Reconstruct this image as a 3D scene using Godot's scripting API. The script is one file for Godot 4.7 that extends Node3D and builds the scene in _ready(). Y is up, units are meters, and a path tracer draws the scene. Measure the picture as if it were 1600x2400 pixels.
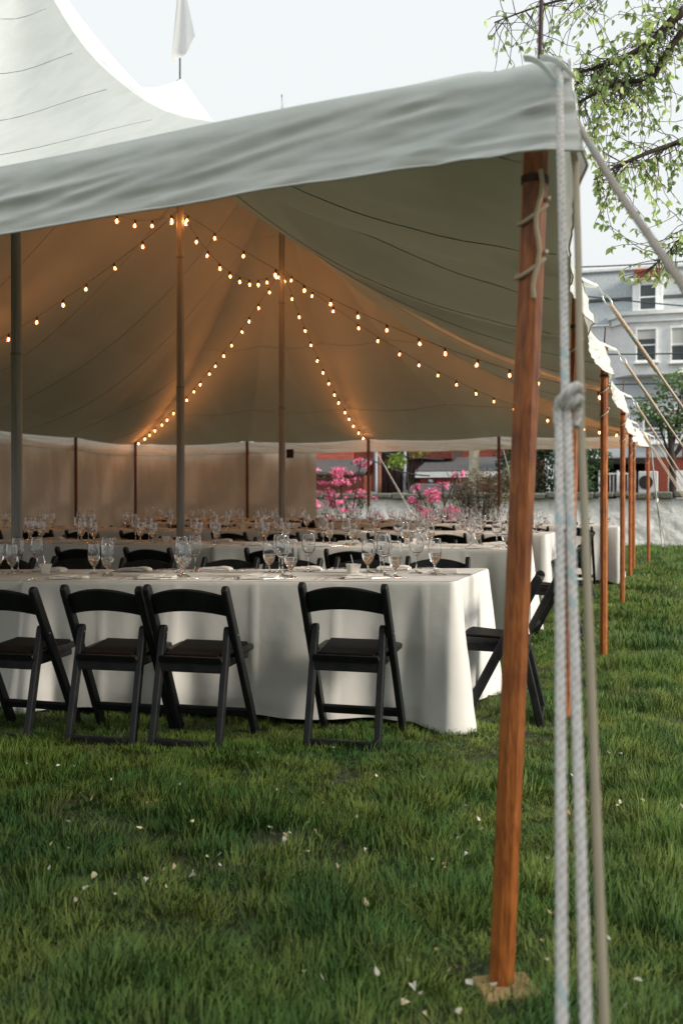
extends Node3D
# A sailcloth wedding tent on a lawn at dusk: set tables, folding chairs, string lights, guy ropes.

class MB:
	var v := PackedVector3Array()
	var n := PackedVector3Array()
	var c := PackedColorArray()
	var ix := PackedInt32Array()
	var tint := Color(1, 1, 1)
	var colored := false
	func put(p: Vector3, m: Vector3) -> int:
		v.append(p)
		n.append(m)
		c.append(tint)
		return v.size() - 1
	func tri(a: Vector3, b: Vector3, d: Vector3, m: Vector3) -> void:
		var i := put(a, m)
		put(b, m)
		put(d, m)
		if (d - a).cross(b - a).dot(m) < 0.0:
			ix.append_array(PackedInt32Array([i, i + 2, i + 1]))
		else:
			ix.append_array(PackedInt32Array([i, i + 1, i + 2]))
	func quad(a: Vector3, b: Vector3, d: Vector3, e: Vector3, m: Vector3) -> void:
		tri(a, b, d, m)
		tri(a, d, e, m)
	# rows of points; smooth; around = each row is a closed ring
	func grid(rows: Array, around := false) -> void:
		var nj: int = rows.size()
		var ni: int = rows[0].size()
		var base := v.size()
		var acc := PackedVector3Array()
		acc.resize(ni * nj)
		for r in rows:
			for p in r:
				v.append(p)
				c.append(tint)
		var lim := ni if around else ni - 1
		for j in nj - 1:
			for i in lim:
				var a := j * ni + i
				var b := j * ni + (i + 1) % ni
				var d := a + ni
				var e := b + ni
				ix.append_array(PackedInt32Array([base + a, base + b, base + d, base + b, base + e, base + d]))
				var pa := v[base + a]
				var pb := v[base + b]
				var pd := v[base + d]
				var pe := v[base + e]
				var m := (pe - pa).cross(pb - pd)
				acc[a] += m
				acc[b] += m
				acc[d] += m
				acc[e] += m
		for k in ni * nj:
			var q := acc[k]
			n.append(q.normalized() if q.length_squared() > 1e-20 else Vector3.UP)
	func cap(ring: PackedVector3Array, m: Vector3) -> void:
		var s := Vector3.ZERO
		for p in ring:
			s += p
		s /= ring.size()
		for i in ring.size():
			tri(s, ring[i], ring[(i + 1) % ring.size()], m)
	func loft(rings: Array, caps := true) -> void:
		grid(rings, true)
		if caps:
			var k := rings.size()
			var d0: Vector3 = _mid(rings[0]) - _mid(rings[1])
			var d1: Vector3 = _mid(rings[k - 1]) - _mid(rings[k - 2])
			if _wide(rings[0]) > 1e-5:
				cap(rings[0], d0.normalized())
			if _wide(rings[k - 1]) > 1e-5:
				cap(rings[k - 1], d1.normalized())
	func _mid(r: PackedVector3Array) -> Vector3:
		var s := Vector3.ZERO
		for p in r:
			s += p
		return s / r.size()
	func _wide(r: PackedVector3Array) -> float:
		return (r[0] - r[r.size() / 2]).length()
	func tube(pts: PackedVector3Array, r0: float, r1 := -1.0, sides := 8, caps := true) -> void:
		if r1 < 0.0:
			r1 = r0
		var rings := []
		var u := Vector3.ZERO
		for k in pts.size():
			var t := (pts[mini(k + 1, pts.size() - 1)] - pts[maxi(k - 1, 0)]).normalized()
			if u == Vector3.ZERO:
				u = t.cross(Vector3.UP if absf(t.y) < 0.9 else Vector3.RIGHT).normalized()
			u = (u - t * u.dot(t)).normalized()
			var w := u.cross(t)
			var r := lerpf(r0, r1, float(k) / maxf(1.0, pts.size() - 1))
			var ring := PackedVector3Array()
			for i in sides:
				var a := TAU * i / sides
				ring.append(pts[k] + (u * cos(a) + w * sin(a)) * r)
			rings.append(ring)
		loft(rings, caps)
	# bar with rounded-rectangle section; side = direction of its width
	func bar(pts: PackedVector3Array, side: Vector3, wide: float, deep: float, rnd := 0.006, round_end := false) -> void:
		var rings := []
		var k0 := pts.size() - 1
		for k in pts.size():
			var t := (pts[mini(k + 1, k0)] - pts[maxi(k - 1, 0)]).normalized()
			var u := (side - t * side.dot(t)).normalized()
			var w := u.cross(t)
			rings.append(sect(pts[k], u, w, wide, deep, rnd))
		if round_end:
			var t := (pts[k0] - pts[k0 - 1]).normalized()
			var u := (side - t * side.dot(t)).normalized()
			var w := u.cross(t)
			for q in [[0.55, 0.88], [0.85, 0.6], [1.0, 0.25]]:
				rings.append(sect(pts[k0] + t * deep * 0.5 * q[0], u, w, wide * lerpf(1.0, q[1], 0.35), deep * q[1], minf(rnd, deep * q[1] * 0.4)))
		loft(rings)
	static func sect(o: Vector3, u: Vector3, w: Vector3, wide: float, deep: float, rnd: float) -> PackedVector3Array:
		var ring := PackedVector3Array()
		var hw := wide * 0.5
		var hd := deep * 0.5
		for q in [[1, 1, 0], [-1, 1, 1], [-1, -1, 2], [1, -1, 3]]:
			for s in 3:
				var a: float = PI / 2 * (q[2] + s * 0.5)
				ring.append(o + u * (q[0] * (hw - rnd) + cos(a) * rnd) + w * (q[1] * (hd - rnd) + sin(a) * rnd))
		return ring
	func lathe(prof: PackedVector2Array, at := Vector3.ZERO, sides := 16) -> void:
		var rings := []
		for p in prof:
			var ring := PackedVector3Array()
			for i in sides:
				var a := TAU * i / sides
				ring.append(at + Vector3(cos(a) * p.x, p.y, sin(a) * p.x))
			rings.append(ring)
		grid(rings, true)
	func box(xf: Transform3D, size: Vector3, bv := 0.0) -> void:
		var h := size * 0.5
		bv = minf(bv, minf(h.x, minf(h.y, h.z)) * 0.9)
		for a in 3:
			var b := (a + 1) % 3
			var d := (a + 2) % 3
			for s in [-1.0, 1.0]:
				var q := []
				for e in [[-1, -1], [1, -1], [1, 1], [-1, 1]]:
					var p := Vector3()
					p[a] = s * h[a]
					p[b] = e[0] * (h[b] - bv)
					p[d] = e[1] * (h[d] - bv)
					q.append(xf * p)
				var m := Vector3()
				m[a] = s
				quad(q[0], q[1], q[2], q[3], (xf.basis * m).normalized())
				if bv > 0.0:
					for s2 in [-1.0, 1.0]:
						var m2 := Vector3()
						m2[a] = s
						m2[b] = s2
						var w := []
						for e in [-1.0, 1.0]:
							var p1 := Vector3()
							p1[a] = s * h[a]
							p1[b] = s2 * (h[b] - bv)
							p1[d] = e * (h[d] - bv)
							var p2 := p1
							p2[a] = s * (h[a] - bv)
							p2[b] = s2 * h[b]
							w.append(xf * p1)
							w.append(xf * p2)
						quad(w[0], w[1], w[3], w[2], (xf.basis * m2).normalized())
		if bv > 0.0:
			for sx in [-1.0, 1.0]:
				for sy in [-1.0, 1.0]:
					for sz in [-1.0, 1.0]:
						var s3 := Vector3(sx, sy, sz)
						var k := s3 * (h - Vector3.ONE * bv)
						tri(xf * (k + Vector3(sx * bv, 0, 0)), xf * (k + Vector3(0, sy * bv, 0)), xf * (k + Vector3(0, 0, sz * bv)), (xf.basis * s3).normalized())
	func b(p: Vector3, size: Vector3, bv := 0.0) -> void:
		box(Transform3D(Basis.IDENTITY, p), size, bv)
	func mesh() -> ArrayMesh:
		var a := []
		a.resize(Mesh.ARRAY_MAX)
		a[Mesh.ARRAY_VERTEX] = v
		a[Mesh.ARRAY_NORMAL] = n
		if colored:
			a[Mesh.ARRAY_COLOR] = c
		a[Mesh.ARRAY_INDEX] = ix
		var m := ArrayMesh.new()
		m.add_surface_from_arrays(Mesh.PRIMITIVE_TRIANGLES, a)
		return m

var rng := RandomNumberGenerator.new()
var nz := FastNoiseLite.new()
var M := {}
var names := {}

func V(x: float, y: float, z: float) -> Vector3:
	return Vector3(x, y, z)

func rf(a: float, b: float) -> float:
	return rng.randf_range(a, b)

func lin(r: float, g: float, b: float, a := 1.0) -> Color:
	var k := Color(r, g, b).linear_to_srgb()
	k.a = a
	return k

func numbered(called: String) -> String:
	var k: int = names.get(called, 0)
	names[called] = k + 1
	return called if k == 0 else "%s_%03d" % [called, k]

func tag(o: Node, label: String, category := "", group := "", kind := "") -> Node:
	if label:
		o.set_meta("label", label)
	if category:
		o.set_meta("category", category)
	if group:
		o.set_meta("group", group)
	if kind:
		o.set_meta("kind", kind)
	return o

func thing(called: String, label: String, category: String, at := Vector3.ZERO, turn := 0.0, group := "") -> Node3D:
	var o := Node3D.new()
	o.name = numbered(called)
	add_child(o)
	o.position = at
	o.rotation.y = turn
	tag(o, label, category, group)
	return o

func put(called: String, what, mat: Material, parent: Node = null) -> MeshInstance3D:
	var o := MeshInstance3D.new()
	o.mesh = what.mesh() if what is MB else what
	o.material_override = mat
	if parent == null:
		o.name = numbered(called)
		add_child(o)
	else:
		var k := 0
		var nm := called
		while parent.has_node(nm):
			k += 1
			nm = "%s_%03d" % [called, k]
		o.name = nm
		parent.add_child(o)
	return o

func dup(root: Node3D, called: String, at: Vector3, turn: float, label: String, group := "") -> Node3D:
	var r: Node3D = root.duplicate()
	r.name = numbered(called)
	add_child(r)
	r.position = at
	r.rotation = V(0, turn, 0)
	r.set_meta("label", label)
	if group:
		r.set_meta("group", group)
	return r

func noise_tex(freq: float, ramp: Array, size := 512, fractal := 4, seed_ := 1, kind := FastNoiseLite.TYPE_SIMPLEX_SMOOTH) -> NoiseTexture2D:
	var t := NoiseTexture2D.new()
	var f := FastNoiseLite.new()
	f.seed = seed_
	f.frequency = freq
	f.noise_type = kind
	f.fractal_octaves = fractal
	t.noise = f
	t.width = size
	t.height = size
	t.seamless = true
	if ramp:
		var g := Gradient.new()
		var off := PackedFloat32Array()
		var col := PackedColorArray()
		for k in ramp.size():
			off.append(0.22 + 0.56 * float(k) / (ramp.size() - 1))
			col.append(ramp[k])
		g.offsets = off
		g.colors = col
		t.color_ramp = g
	return t

func mat(col: Color, rough := 0.8, extra := {}) -> StandardMaterial3D:
	var m := StandardMaterial3D.new()
	m.albedo_color = col
	m.roughness = rough
	for k in extra:
		m.set(k, extra[k])
	return m

func tri_tex(m: StandardMaterial3D, tex: Texture2D, scale: Vector3, world := false) -> StandardMaterial3D:
	m.albedo_texture = tex
	m.uv1_triplanar = true
	m.uv1_world_triplanar = world
	m.uv1_scale = scale
	return m

func bump(m: StandardMaterial3D, tex: Texture2D, cm: float) -> StandardMaterial3D:
	m.heightmap_enabled = true
	m.heightmap_texture = tex
	m.heightmap_scale = cm
	return m

func gh(x: float, z: float) -> float:
	var far := maxf(0.0, -z - 3.0) * 0.008
	if z < -30.0:
		far = 27.0 * 0.008
	var dip := 0.025 * clampf(-x - 1.0, 0.0, 3.0) * exp(-pow((z + 5.2) / 1.6, 2))
	return far - dip + nz.get_noise_2d(x * 60.0, z * 60.0) * 0.012

func make_materials() -> void:
	var weave := noise_tex(0.02, [], 512, 5, 3)
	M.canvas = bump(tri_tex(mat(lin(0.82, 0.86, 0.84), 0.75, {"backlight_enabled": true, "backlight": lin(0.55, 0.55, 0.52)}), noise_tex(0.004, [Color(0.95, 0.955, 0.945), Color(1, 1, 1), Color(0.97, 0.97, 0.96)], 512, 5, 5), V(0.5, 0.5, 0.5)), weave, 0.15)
	M.canvas.uv1_scale = V(0.9, 0.9, 0.9)
	M.shaded_underlayer = bump(tri_tex(mat(lin(0.44, 0.415, 0.345), 0.8, {"backlight_enabled": true, "backlight": lin(0.48, 0.465, 0.39)}), noise_tex(0.004, [Color(0.94, 0.94, 0.93), Color(1, 1, 1)], 256, 5, 6), V(0.6, 0.6, 0.6)), weave, 0.15)  # canopy underside: interior shade put into the colour as a darker tan
	M.seam = mat(lin(0.6, 0.61, 0.59), 0.8)
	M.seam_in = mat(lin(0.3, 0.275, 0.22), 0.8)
	M.hem = mat(lin(0.62, 0.62, 0.56), 0.8)
	M.curtain = bump(tri_tex(mat(lin(0.62, 0.59, 0.52), 0.85, {"backlight_enabled": true, "backlight": lin(0.3, 0.28, 0.24)}), noise_tex(0.006, [Color(0.85, 0.85, 0.85), Color(1, 1, 1)], 256, 5, 8), V(0.7, 0.4, 0.7)), weave, 0.15)
	M.cloth = bump(tri_tex(mat(lin(0.73, 0.715, 0.69), 0.9, {"rim_enabled": true, "rim": 0.15}), noise_tex(0.005, [Color(0.97, 0.97, 0.97), Color(1, 1, 1)], 256, 4, 11), V(1.2, 1.2, 1.2)), noise_tex(0.012, [], 512, 5, 12), 0.12)
	M.napkin = bump(tri_tex(mat(lin(0.8, 0.76, 0.72), 0.9), noise_tex(0.02, [Color(0.92, 0.92, 0.92), Color(1, 1, 1)], 256, 4, 13), V(6, 6, 6)), noise_tex(0.03, [], 256, 4, 14), 0.3)
	var grain := [lin(0.2, 0.055, 0.012), lin(0.36, 0.105, 0.02), lin(0.47, 0.155, 0.032), lin(0.33, 0.095, 0.018), lin(0.54, 0.19, 0.042), lin(0.26, 0.07, 0.014)]
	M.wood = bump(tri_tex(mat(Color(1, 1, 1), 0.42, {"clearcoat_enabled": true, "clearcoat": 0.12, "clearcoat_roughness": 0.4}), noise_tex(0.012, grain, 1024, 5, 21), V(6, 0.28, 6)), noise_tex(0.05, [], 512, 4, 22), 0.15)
	M.wood.detail_enabled = true
	M.wood.detail_blend_mode = BaseMaterial3D.BLEND_MODE_MUL
	M.wood.detail_uv_layer = BaseMaterial3D.DETAIL_UV_2
	M.wood.uv2_triplanar = true
	M.wood.uv2_scale = V(2.0, 0.45, 2.0)
	M.wood.detail_albedo = noise_tex(0.01, [Color(0.7, 0.63, 0.6), Color(0.92, 0.9, 0.88), Color(1, 1, 1), Color(0.95, 0.93, 0.92), Color(0.78, 0.72, 0.7), Color(1, 1, 1)], 512, 5, 24)
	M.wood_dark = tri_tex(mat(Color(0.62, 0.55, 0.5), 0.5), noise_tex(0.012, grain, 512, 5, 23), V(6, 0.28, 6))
	M.stain = mat(lin(0.05, 0.02, 0.01), 0.7)
	M.bare = tri_tex(mat(Color(1, 1, 1), 0.8), noise_tex(0.02, [lin(0.3, 0.19, 0.08), lin(0.52, 0.36, 0.17), lin(0.4, 0.26, 0.11)], 256, 4, 25), V(6, 6, 0.8))
	M.alu = bump(tri_tex(mat(Color(1, 1, 1), 0.5, {"metallic": 0.15}), noise_tex(0.01, [lin(0.24, 0.225, 0.2), lin(0.33, 0.315, 0.29), lin(0.38, 0.365, 0.34), lin(0.29, 0.275, 0.25)], 512, 5, 27), V(4, 0.12, 4)), noise_tex(0.05, [], 256, 3, 28), 0.1)
	M.scuff = mat(lin(0.07, 0.055, 0.045), 0.7)
	M.ring = mat(lin(0.24, 0.21, 0.17), 0.5)
	M.black = bump(tri_tex(mat(Color(1, 1, 1), 0.38, {"metallic_specular": 0.36}), noise_tex(0.01, [lin(0.008, 0.009, 0.01), lin(0.016, 0.017, 0.018), lin(0.011, 0.012, 0.013)], 256, 5, 29), V(2, 2, 2)), noise_tex(0.08, [], 256, 3, 30), 0.06)
	M.pad = mat(lin(0.007, 0.007, 0.008), 0.6, {"metallic_specular": 0.2})
	M.steel = mat(lin(0.62, 0.6, 0.57), 0.2, {"metallic": 1.0})
	M.galv = mat(lin(0.5, 0.5, 0.49), 0.32, {"metallic": 0.9})
	M.rust = mat(lin(0.09, 0.05, 0.06), 0.5, {"metallic": 0.5})
	M.rope = mat(Color(1, 1, 1), 0.85, {"vertex_color_use_as_albedo": true})
	M.twine = mat(lin(0.5, 0.4, 0.27), 0.9)
	M.china = mat(lin(0.78, 0.74, 0.66), 0.25)
	M.glass = mat(Color(1, 1, 1, 0), 0.0, {"refraction_enabled": true, "refraction_scale": 0.05})
	M.water = mat(Color(1, 1, 1, 0), 0.0, {"refraction_enabled": true, "refraction_scale": 0.033})
	M.ice = mat(Color(1, 1, 1, 0.35), 0.3, {"refraction_enabled": true, "refraction_scale": 0.031})
	M.cord = mat(lin(0.06, 0.042, 0.028), 0.6)
	M.bulb = mat(lin(1, 0.6, 0.25), 0.3, {"emission_enabled": true, "emission": lin(1.0, 0.62, 0.24), "emission_energy_multiplier": 12.0})
	M.globe = mat(Color(1.0, 0.62, 0.25, 0.035), 0.06, {"transparency": BaseMaterial3D.TRANSPARENCY_ALPHA})
	M.flag = mat(lin(0.8, 0.8, 0.8), 0.9, {"backlight_enabled": true, "backlight": lin(0.5, 0.5, 0.5)})
	M.rod = mat(lin(0.02, 0.06, 0.04), 0.5)
	M.soil = tri_tex(mat(Color(1, 1, 1), 0.95), noise_tex(0.02, [lin(0.018, 0.026, 0.01), lin(0.03, 0.045, 0.014), lin(0.05, 0.045, 0.022), lin(0.026, 0.045, 0.012)], 512, 5, 31), V(0.9, 0.9, 0.9), true)
	M.blade = mat(Color(1, 1, 1), 0.5, {"vertex_color_use_as_albedo": true, "backlight_enabled": true, "backlight": Color(0.6, 0.6, 0.6)})
	M.leaf = mat(Color(1, 1, 1), 0.5, {"vertex_color_use_as_albedo": true, "backlight_enabled": true, "backlight": Color(0.75, 0.75, 0.75)})
	M.petal = mat(Color(1, 1, 1), 0.8, {"vertex_color_use_as_albedo": true, "backlight_enabled": true, "backlight": Color(0.5, 0.5, 0.5)})
	M.bark = bump(tri_tex(mat(Color(1, 1, 1), 0.9), noise_tex(0.03, [lin(0.02, 0.014, 0.012), lin(0.06, 0.045, 0.036), lin(0.035, 0.026, 0.02)], 256, 4, 33), V(3, 1, 3)), noise_tex(0.03, [], 256, 4, 34), 0.8)
	M.whitewash = bump(tri_tex(mat(Color(1, 1, 1), 0.95), noise_tex(0.008, [lin(0.7, 0.68, 0.64), lin(0.9, 0.89, 0.87), lin(0.84, 0.83, 0.8), lin(0.92, 0.91, 0.9)], 512, 5, 35), V(0.5, 0.5, 0.5)), noise_tex(0.012, [], 512, 5, 36), 3.0)
	M.stone = tri_tex(mat(Color(1, 1, 1), 0.95), noise_tex(0.03, [lin(0.06, 0.065, 0.05), lin(0.2, 0.2, 0.17), lin(0.1, 0.11, 0.08)], 256, 4, 37), V(2, 2, 2))
	M.redboard = tri_tex(mat(Color(1, 1, 1), 0.8), noise_tex(0.01, [lin(0.45, 0.11, 0.075), lin(0.55, 0.15, 0.1)], 256, 4, 38), V(0.6, 2, 0.6))
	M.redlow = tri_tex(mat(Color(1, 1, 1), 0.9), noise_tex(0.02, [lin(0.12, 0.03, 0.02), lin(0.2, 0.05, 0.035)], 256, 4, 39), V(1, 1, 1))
	M.brick = tri_tex(mat(Color(1, 1, 1), 0.9), noise_tex(0.03, [lin(0.22, 0.05, 0.032), lin(0.34, 0.085, 0.055), lin(0.28, 0.07, 0.045)], 256, 4, 40), V(2, 2, 2))
	M.mortar = mat(lin(0.27, 0.12, 0.09), 0.95)
	M.darkwood = tri_tex(mat(Color(1, 1, 1), 0.9), noise_tex(0.02, [lin(0.02, 0.009, 0.008), lin(0.05, 0.022, 0.018)], 256, 4, 41), V(3, 0.5, 3))
	M.slate = bump(tri_tex(mat(Color(1, 1, 1), 0.9), noise_tex(0.03, [lin(0.075, 0.075, 0.078), lin(0.12, 0.12, 0.125)], 256, 4, 42), V(1, 1, 1)), noise_tex(0.05, [], 256, 3, 43), 1.0)
	M.shingle = tri_tex(mat(Color(1, 1, 1), 0.85), noise_tex(0.03, [lin(0.36, 0.4, 0.42), lin(0.46, 0.5, 0.52)], 256, 4, 44), V(1, 1, 1))
	M.siding = mat(lin(0.64, 0.69, 0.74), 0.7)
	M.paint = tri_tex(mat(Color(1, 1, 1), 0.6), noise_tex(0.01, [lin(0.8, 0.82, 0.83), lin(0.9, 0.91, 0.91)], 256, 4, 45), V(1, 1, 1))
	M.pane = mat(lin(0.05, 0.06, 0.065), 0.08)
	M.blind = mat(lin(0.55, 0.55, 0.53), 0.7)
	M.dark = mat(lin(0.02, 0.018, 0.018), 0.8)
	M.pipe = mat(lin(0.4, 0.44, 0.5), 0.5)
	M.concrete = tri_tex(mat(Color(1, 1, 1), 0.9), noise_tex(0.02, [lin(0.42, 0.37, 0.28), lin(0.56, 0.5, 0.4)], 256, 4, 46), V(1, 1, 1))
	M.wire = mat(lin(0.03, 0.06, 0.06), 0.6)
	M.acbox = mat(lin(0.6, 0.62, 0.62), 0.5)

func _ready() -> void:
	rng.seed = 77
	nz.seed = 5
	nz.frequency = 0.01
	nz.fractal_octaves = 3
	# ---- camera
	var cam := Camera3D.new()
	cam.name = "camera"
	add_child(cam)
	cam.position = V(0, 1.16, 0)
	cam.rotation_degrees = V(-0.526, 17.38, 0)
	cam.fov = 54.43
	var lens := CameraAttributesPhysical.new()
	lens.frustum_focal_length = 23.34
	lens.frustum_focus_distance = 5.1
	lens.frustum_near = 0.05
	lens.frustum_far = 400.0
	lens.exposure_aperture = 2.3
	cam.attributes = lens
	cam.fov = 54.43
	cam.near = 0.05
	cam.far = 400.0
	cam.current = true
	# ---- sky, sun, exposure
	var we := WorldEnvironment.new()
	we.name = "world"
	var env := Environment.new()
	env.background_mode = Environment.BG_SKY
	var sky := Sky.new()
	var sm := ProceduralSkyMaterial.new()
	sm.sky_top_color = lin(0.9, 0.96, 1.0)
	sm.sky_horizon_color = lin(0.82, 0.85, 0.855)
	sm.sky_energy_multiplier = 1.03
	sm.sky_curve = 1.2
	sm.ground_bottom_color = lin(0.1, 0.13, 0.07)
	sm.ground_horizon_color = lin(0.5, 0.52, 0.5)
	sm.sun_angle_max = 1.0
	sky.sky_material = sm
	env.sky = sky
	env.tonemap_mode = Environment.TONE_MAPPER_LINEAR
	env.tonemap_exposure = 1.0
	env.sdfgi_enabled = true
	env.ssao_enabled = true
	env.ssil_enabled = true
	we.environment = env
	add_child(we)
	var sun := DirectionalLight3D.new()
	sun.name = "sun"
	sun.light_energy = 1.5
	sun.light_color = lin(1.0, 0.91, 0.78)
	sun.light_angular_distance = 16.0
	sun.shadow_enabled = true
	sun.sky_mode = DirectionalLight3D.SKY_MODE_LIGHT_ONLY
	add_child(sun)
	sun.look_at_from_position(V(10, 4.8, 1.8), Vector3.ZERO, Vector3.UP)
	make_materials()
	build_ground()
	build_tent()
	build_lights()
	build_backdrop()
	build_tables()
	build_chairs()
	build_ropes()
	build_tree()
	build_added_shade_trees()
	build_grass()
	build_litter()

# ------------------------------------------------------------------ ground
func build_ground() -> void:
	var m := MB.new()
	var xs := []
	var zs := []
	for k in 61:
		xs.append(-14.0 + k * 0.3)
	for k in 91:
		zs.append(1.0 - k * 0.3)
	xs = [-120.0, -60.0, -30.0] + xs + [10.0, 30.0, 60.0, 120.0]
	zs = [60.0, 20.0, 6.0] + zs + [-30.0, -45.0, -80.0, -200.0]
	var rows := []
	for z in zs:
		var r := PackedVector3Array()
		for x in xs:
			r.append(V(x, gh(x, z), z))
		rows.append(r)
	m.grid(rows)
	tag(put("ground", m, M.soil), "", "", "", "structure")

# ------------------------------------------------------------------ tent
const XR := -0.3
const XL := -9.96
const ZF := -2.4
const ZB := -17.9
const XC := -5.13
var poles := []   # eave poles in perimeter order: [x, z, height]
var peri := []    # eave samples: [point, ridge point, outward, nearest pole distance 0..1]

func eave_y(x: float, z: float) -> float:
	return 2.17 + 0.13 * clampf((-2.4 - z) / 2.8, 0.0, 1.0) + 0.05 * clampf((-5.2 - z) / 4.0, 0.0, 1.0)

func ridge_y(z: float) -> float:
	var t := 0.0
	if z > -10.33:
		t = clampf((-7.37 - z) / 2.96, 0.0, 1.0)
	else:
		t = clampf((-10.33 - z) / 2.97, 0.0, 1.0)
	return 6.0 - 0.6 * (1.0 - pow(absf(2.0 * t - 1.0), 1.6))

func roof_point(e: Array, s: float) -> Vector3:
	var p: Vector3 = e[0]
	var r: Vector3 = e[1]
	var q := p.lerp(r, s)
	var k := 0.35 * s + 0.65 * pow(s, 2.2)
	q.y = lerpf(p.y, r.y, k)
	# pull lines that run up from each pole, and slack between poles
	var f: float = e[3]
	q.y -= 0.09 * sin(PI * f) * s * (1.0 - s) * 2.0
	for w in e[4]:
		var d := Vector2(q.x - w.x, q.z - w.z)
		var l := d.length()
		if l < 1.6:
			q.y += 0.020 * exp(-l / 0.55) * minf(1.0, l / 0.12) * sin(d.angle() * 19.0 + l * 2.0)
	q.y += nz.get_noise_3d(q.x * 45.0, q.z * 20.0, s * 30.0) * 0.025 * s * (1.0 - s) * 4.0
	return q

func surf(x: float, z: float) -> Vector3:
	# the point of the canopy above x, z
	var sx := 1.0 - absf(x - XC) / (XR - XC)
	var s1 := (ZF - z) / (ZF + 7.37)
	var s2 := (z - ZB) / (-13.3 - ZB)
	var s := clampf(minf(sx, minf(s1, s2)), 0.0, 0.999)
	var k := 0 if x > XC else 2
	if s1 < sx and s1 <= s2:
		k = 3
	elif s2 < sx:
		k = 1
	var want := z if k % 2 == 0 else x
	var lo := -1
	var hi := -1
	for i in peri.size():
		if peri[i][5] == k:
			if lo < 0:
				lo = i
			hi = i
	while hi - lo > 1:
		var mid := (lo + hi) / 2
		var m: Vector3 = (peri[mid][0] as Vector3).lerp(peri[mid][1], s)
		var c := m.z if k % 2 == 0 else m.x
		# sides 0 and 1 run towards smaller values, 2 and 3 back towards larger ones
		if (c > want) == (k < 2):
			lo = mid
		else:
			hi = mid
	var a := roof_point(peri[lo], s)
	var b := roof_point(peri[hi], s)
	var ca := a.z if k % 2 == 0 else a.x
	var cb := b.z if k % 2 == 0 else b.x
	var f := clampf((want - ca) / (cb - ca), 0.0, 1.0) if absf(cb - ca) > 1e-6 else 0.0
	return a.lerp(b, f)

func build_perimeter() -> void:
	var cor := [V(-0.2, 0, -2.33), V(-0.1, 0, ZB), V(XL, 0, ZB), V(XL, 0, ZF)]
	var side := [[V(-0.36, 0, -5.2), V(-0.35, 0, -7.6), V(-0.32, 0, -11.2), V(-0.32, 0, -14.95), V(-0.3, 0, -16.3)], [V(-2.65, 0, ZB), V(-5.08, 0, ZB), V(-7.52, 0, ZB)], [V(XL, 0, -15.76), V(XL, 0, -12.7), V(XL, 0, -9.5), V(XL, 0, -6.0)], [V(-7.2, 0, ZF), V(-3.9, 0, ZF)]]
	var outs := [V(1, 0, 0), V(0, 0, -1), V(-1, 0, 0), V(0, 0, 1)]
	for k in 4:
		var a: Vector3 = cor[k]
		var b: Vector3 = cor[(k + 1) % 4]
		var seq := [a]
		for t in side[k]:
			seq.append(t)
		seq.append(b)
		for j in seq.size() - 1:
			var p0: Vector3 = seq[j]
			var p1: Vector3 = seq[j + 1]
			poles.append(V(p0.x, eave_y(p0.x, p0.z), p0.z))
			var n := maxi(8, int(p0.distance_to(p1) / (0.032 if k == 3 else 0.055)))
			if k == 2 or (k == 3 and j < 2):
				n = maxi(8, int(p0.distance_to(p1) / 0.2))
			var near := [V(p0.x, 0, p0.z), V(p1.x, 0, p1.z)]
			for i in n:
				var f := float(i) / n
				var p := p0.lerp(p1, f)
				var hang := sin(PI * f)
				p -= outs[k] * 0.04 * pow(hang, 0.8)
				p.y = lerpf(eave_y(p0.x, p0.z), eave_y(p1.x, p1.z), f) - (0.07 * pow(hang, 3.0) if k == 3 else 0.045 * hang)
				var r := V(XC, 0, 0)
				var lenz := absf(b.z - a.z)
				if k == 1:
					r.z = -13.3
				elif k == 3:
					r.z = -7.37
				else:
					r.z = -7.37 - 5.93 * clampf((-5.2 - p.z) / 9.75, 0.0, 1.0)
				r.y = ridge_y(r.z)
				var o: Vector3 = outs[k]
				if i == 0 and j == 0:
					o = (outs[k] + outs[(k + 3) % 4]).normalized()
				peri.append([p, r, o, f, near, k])

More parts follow.
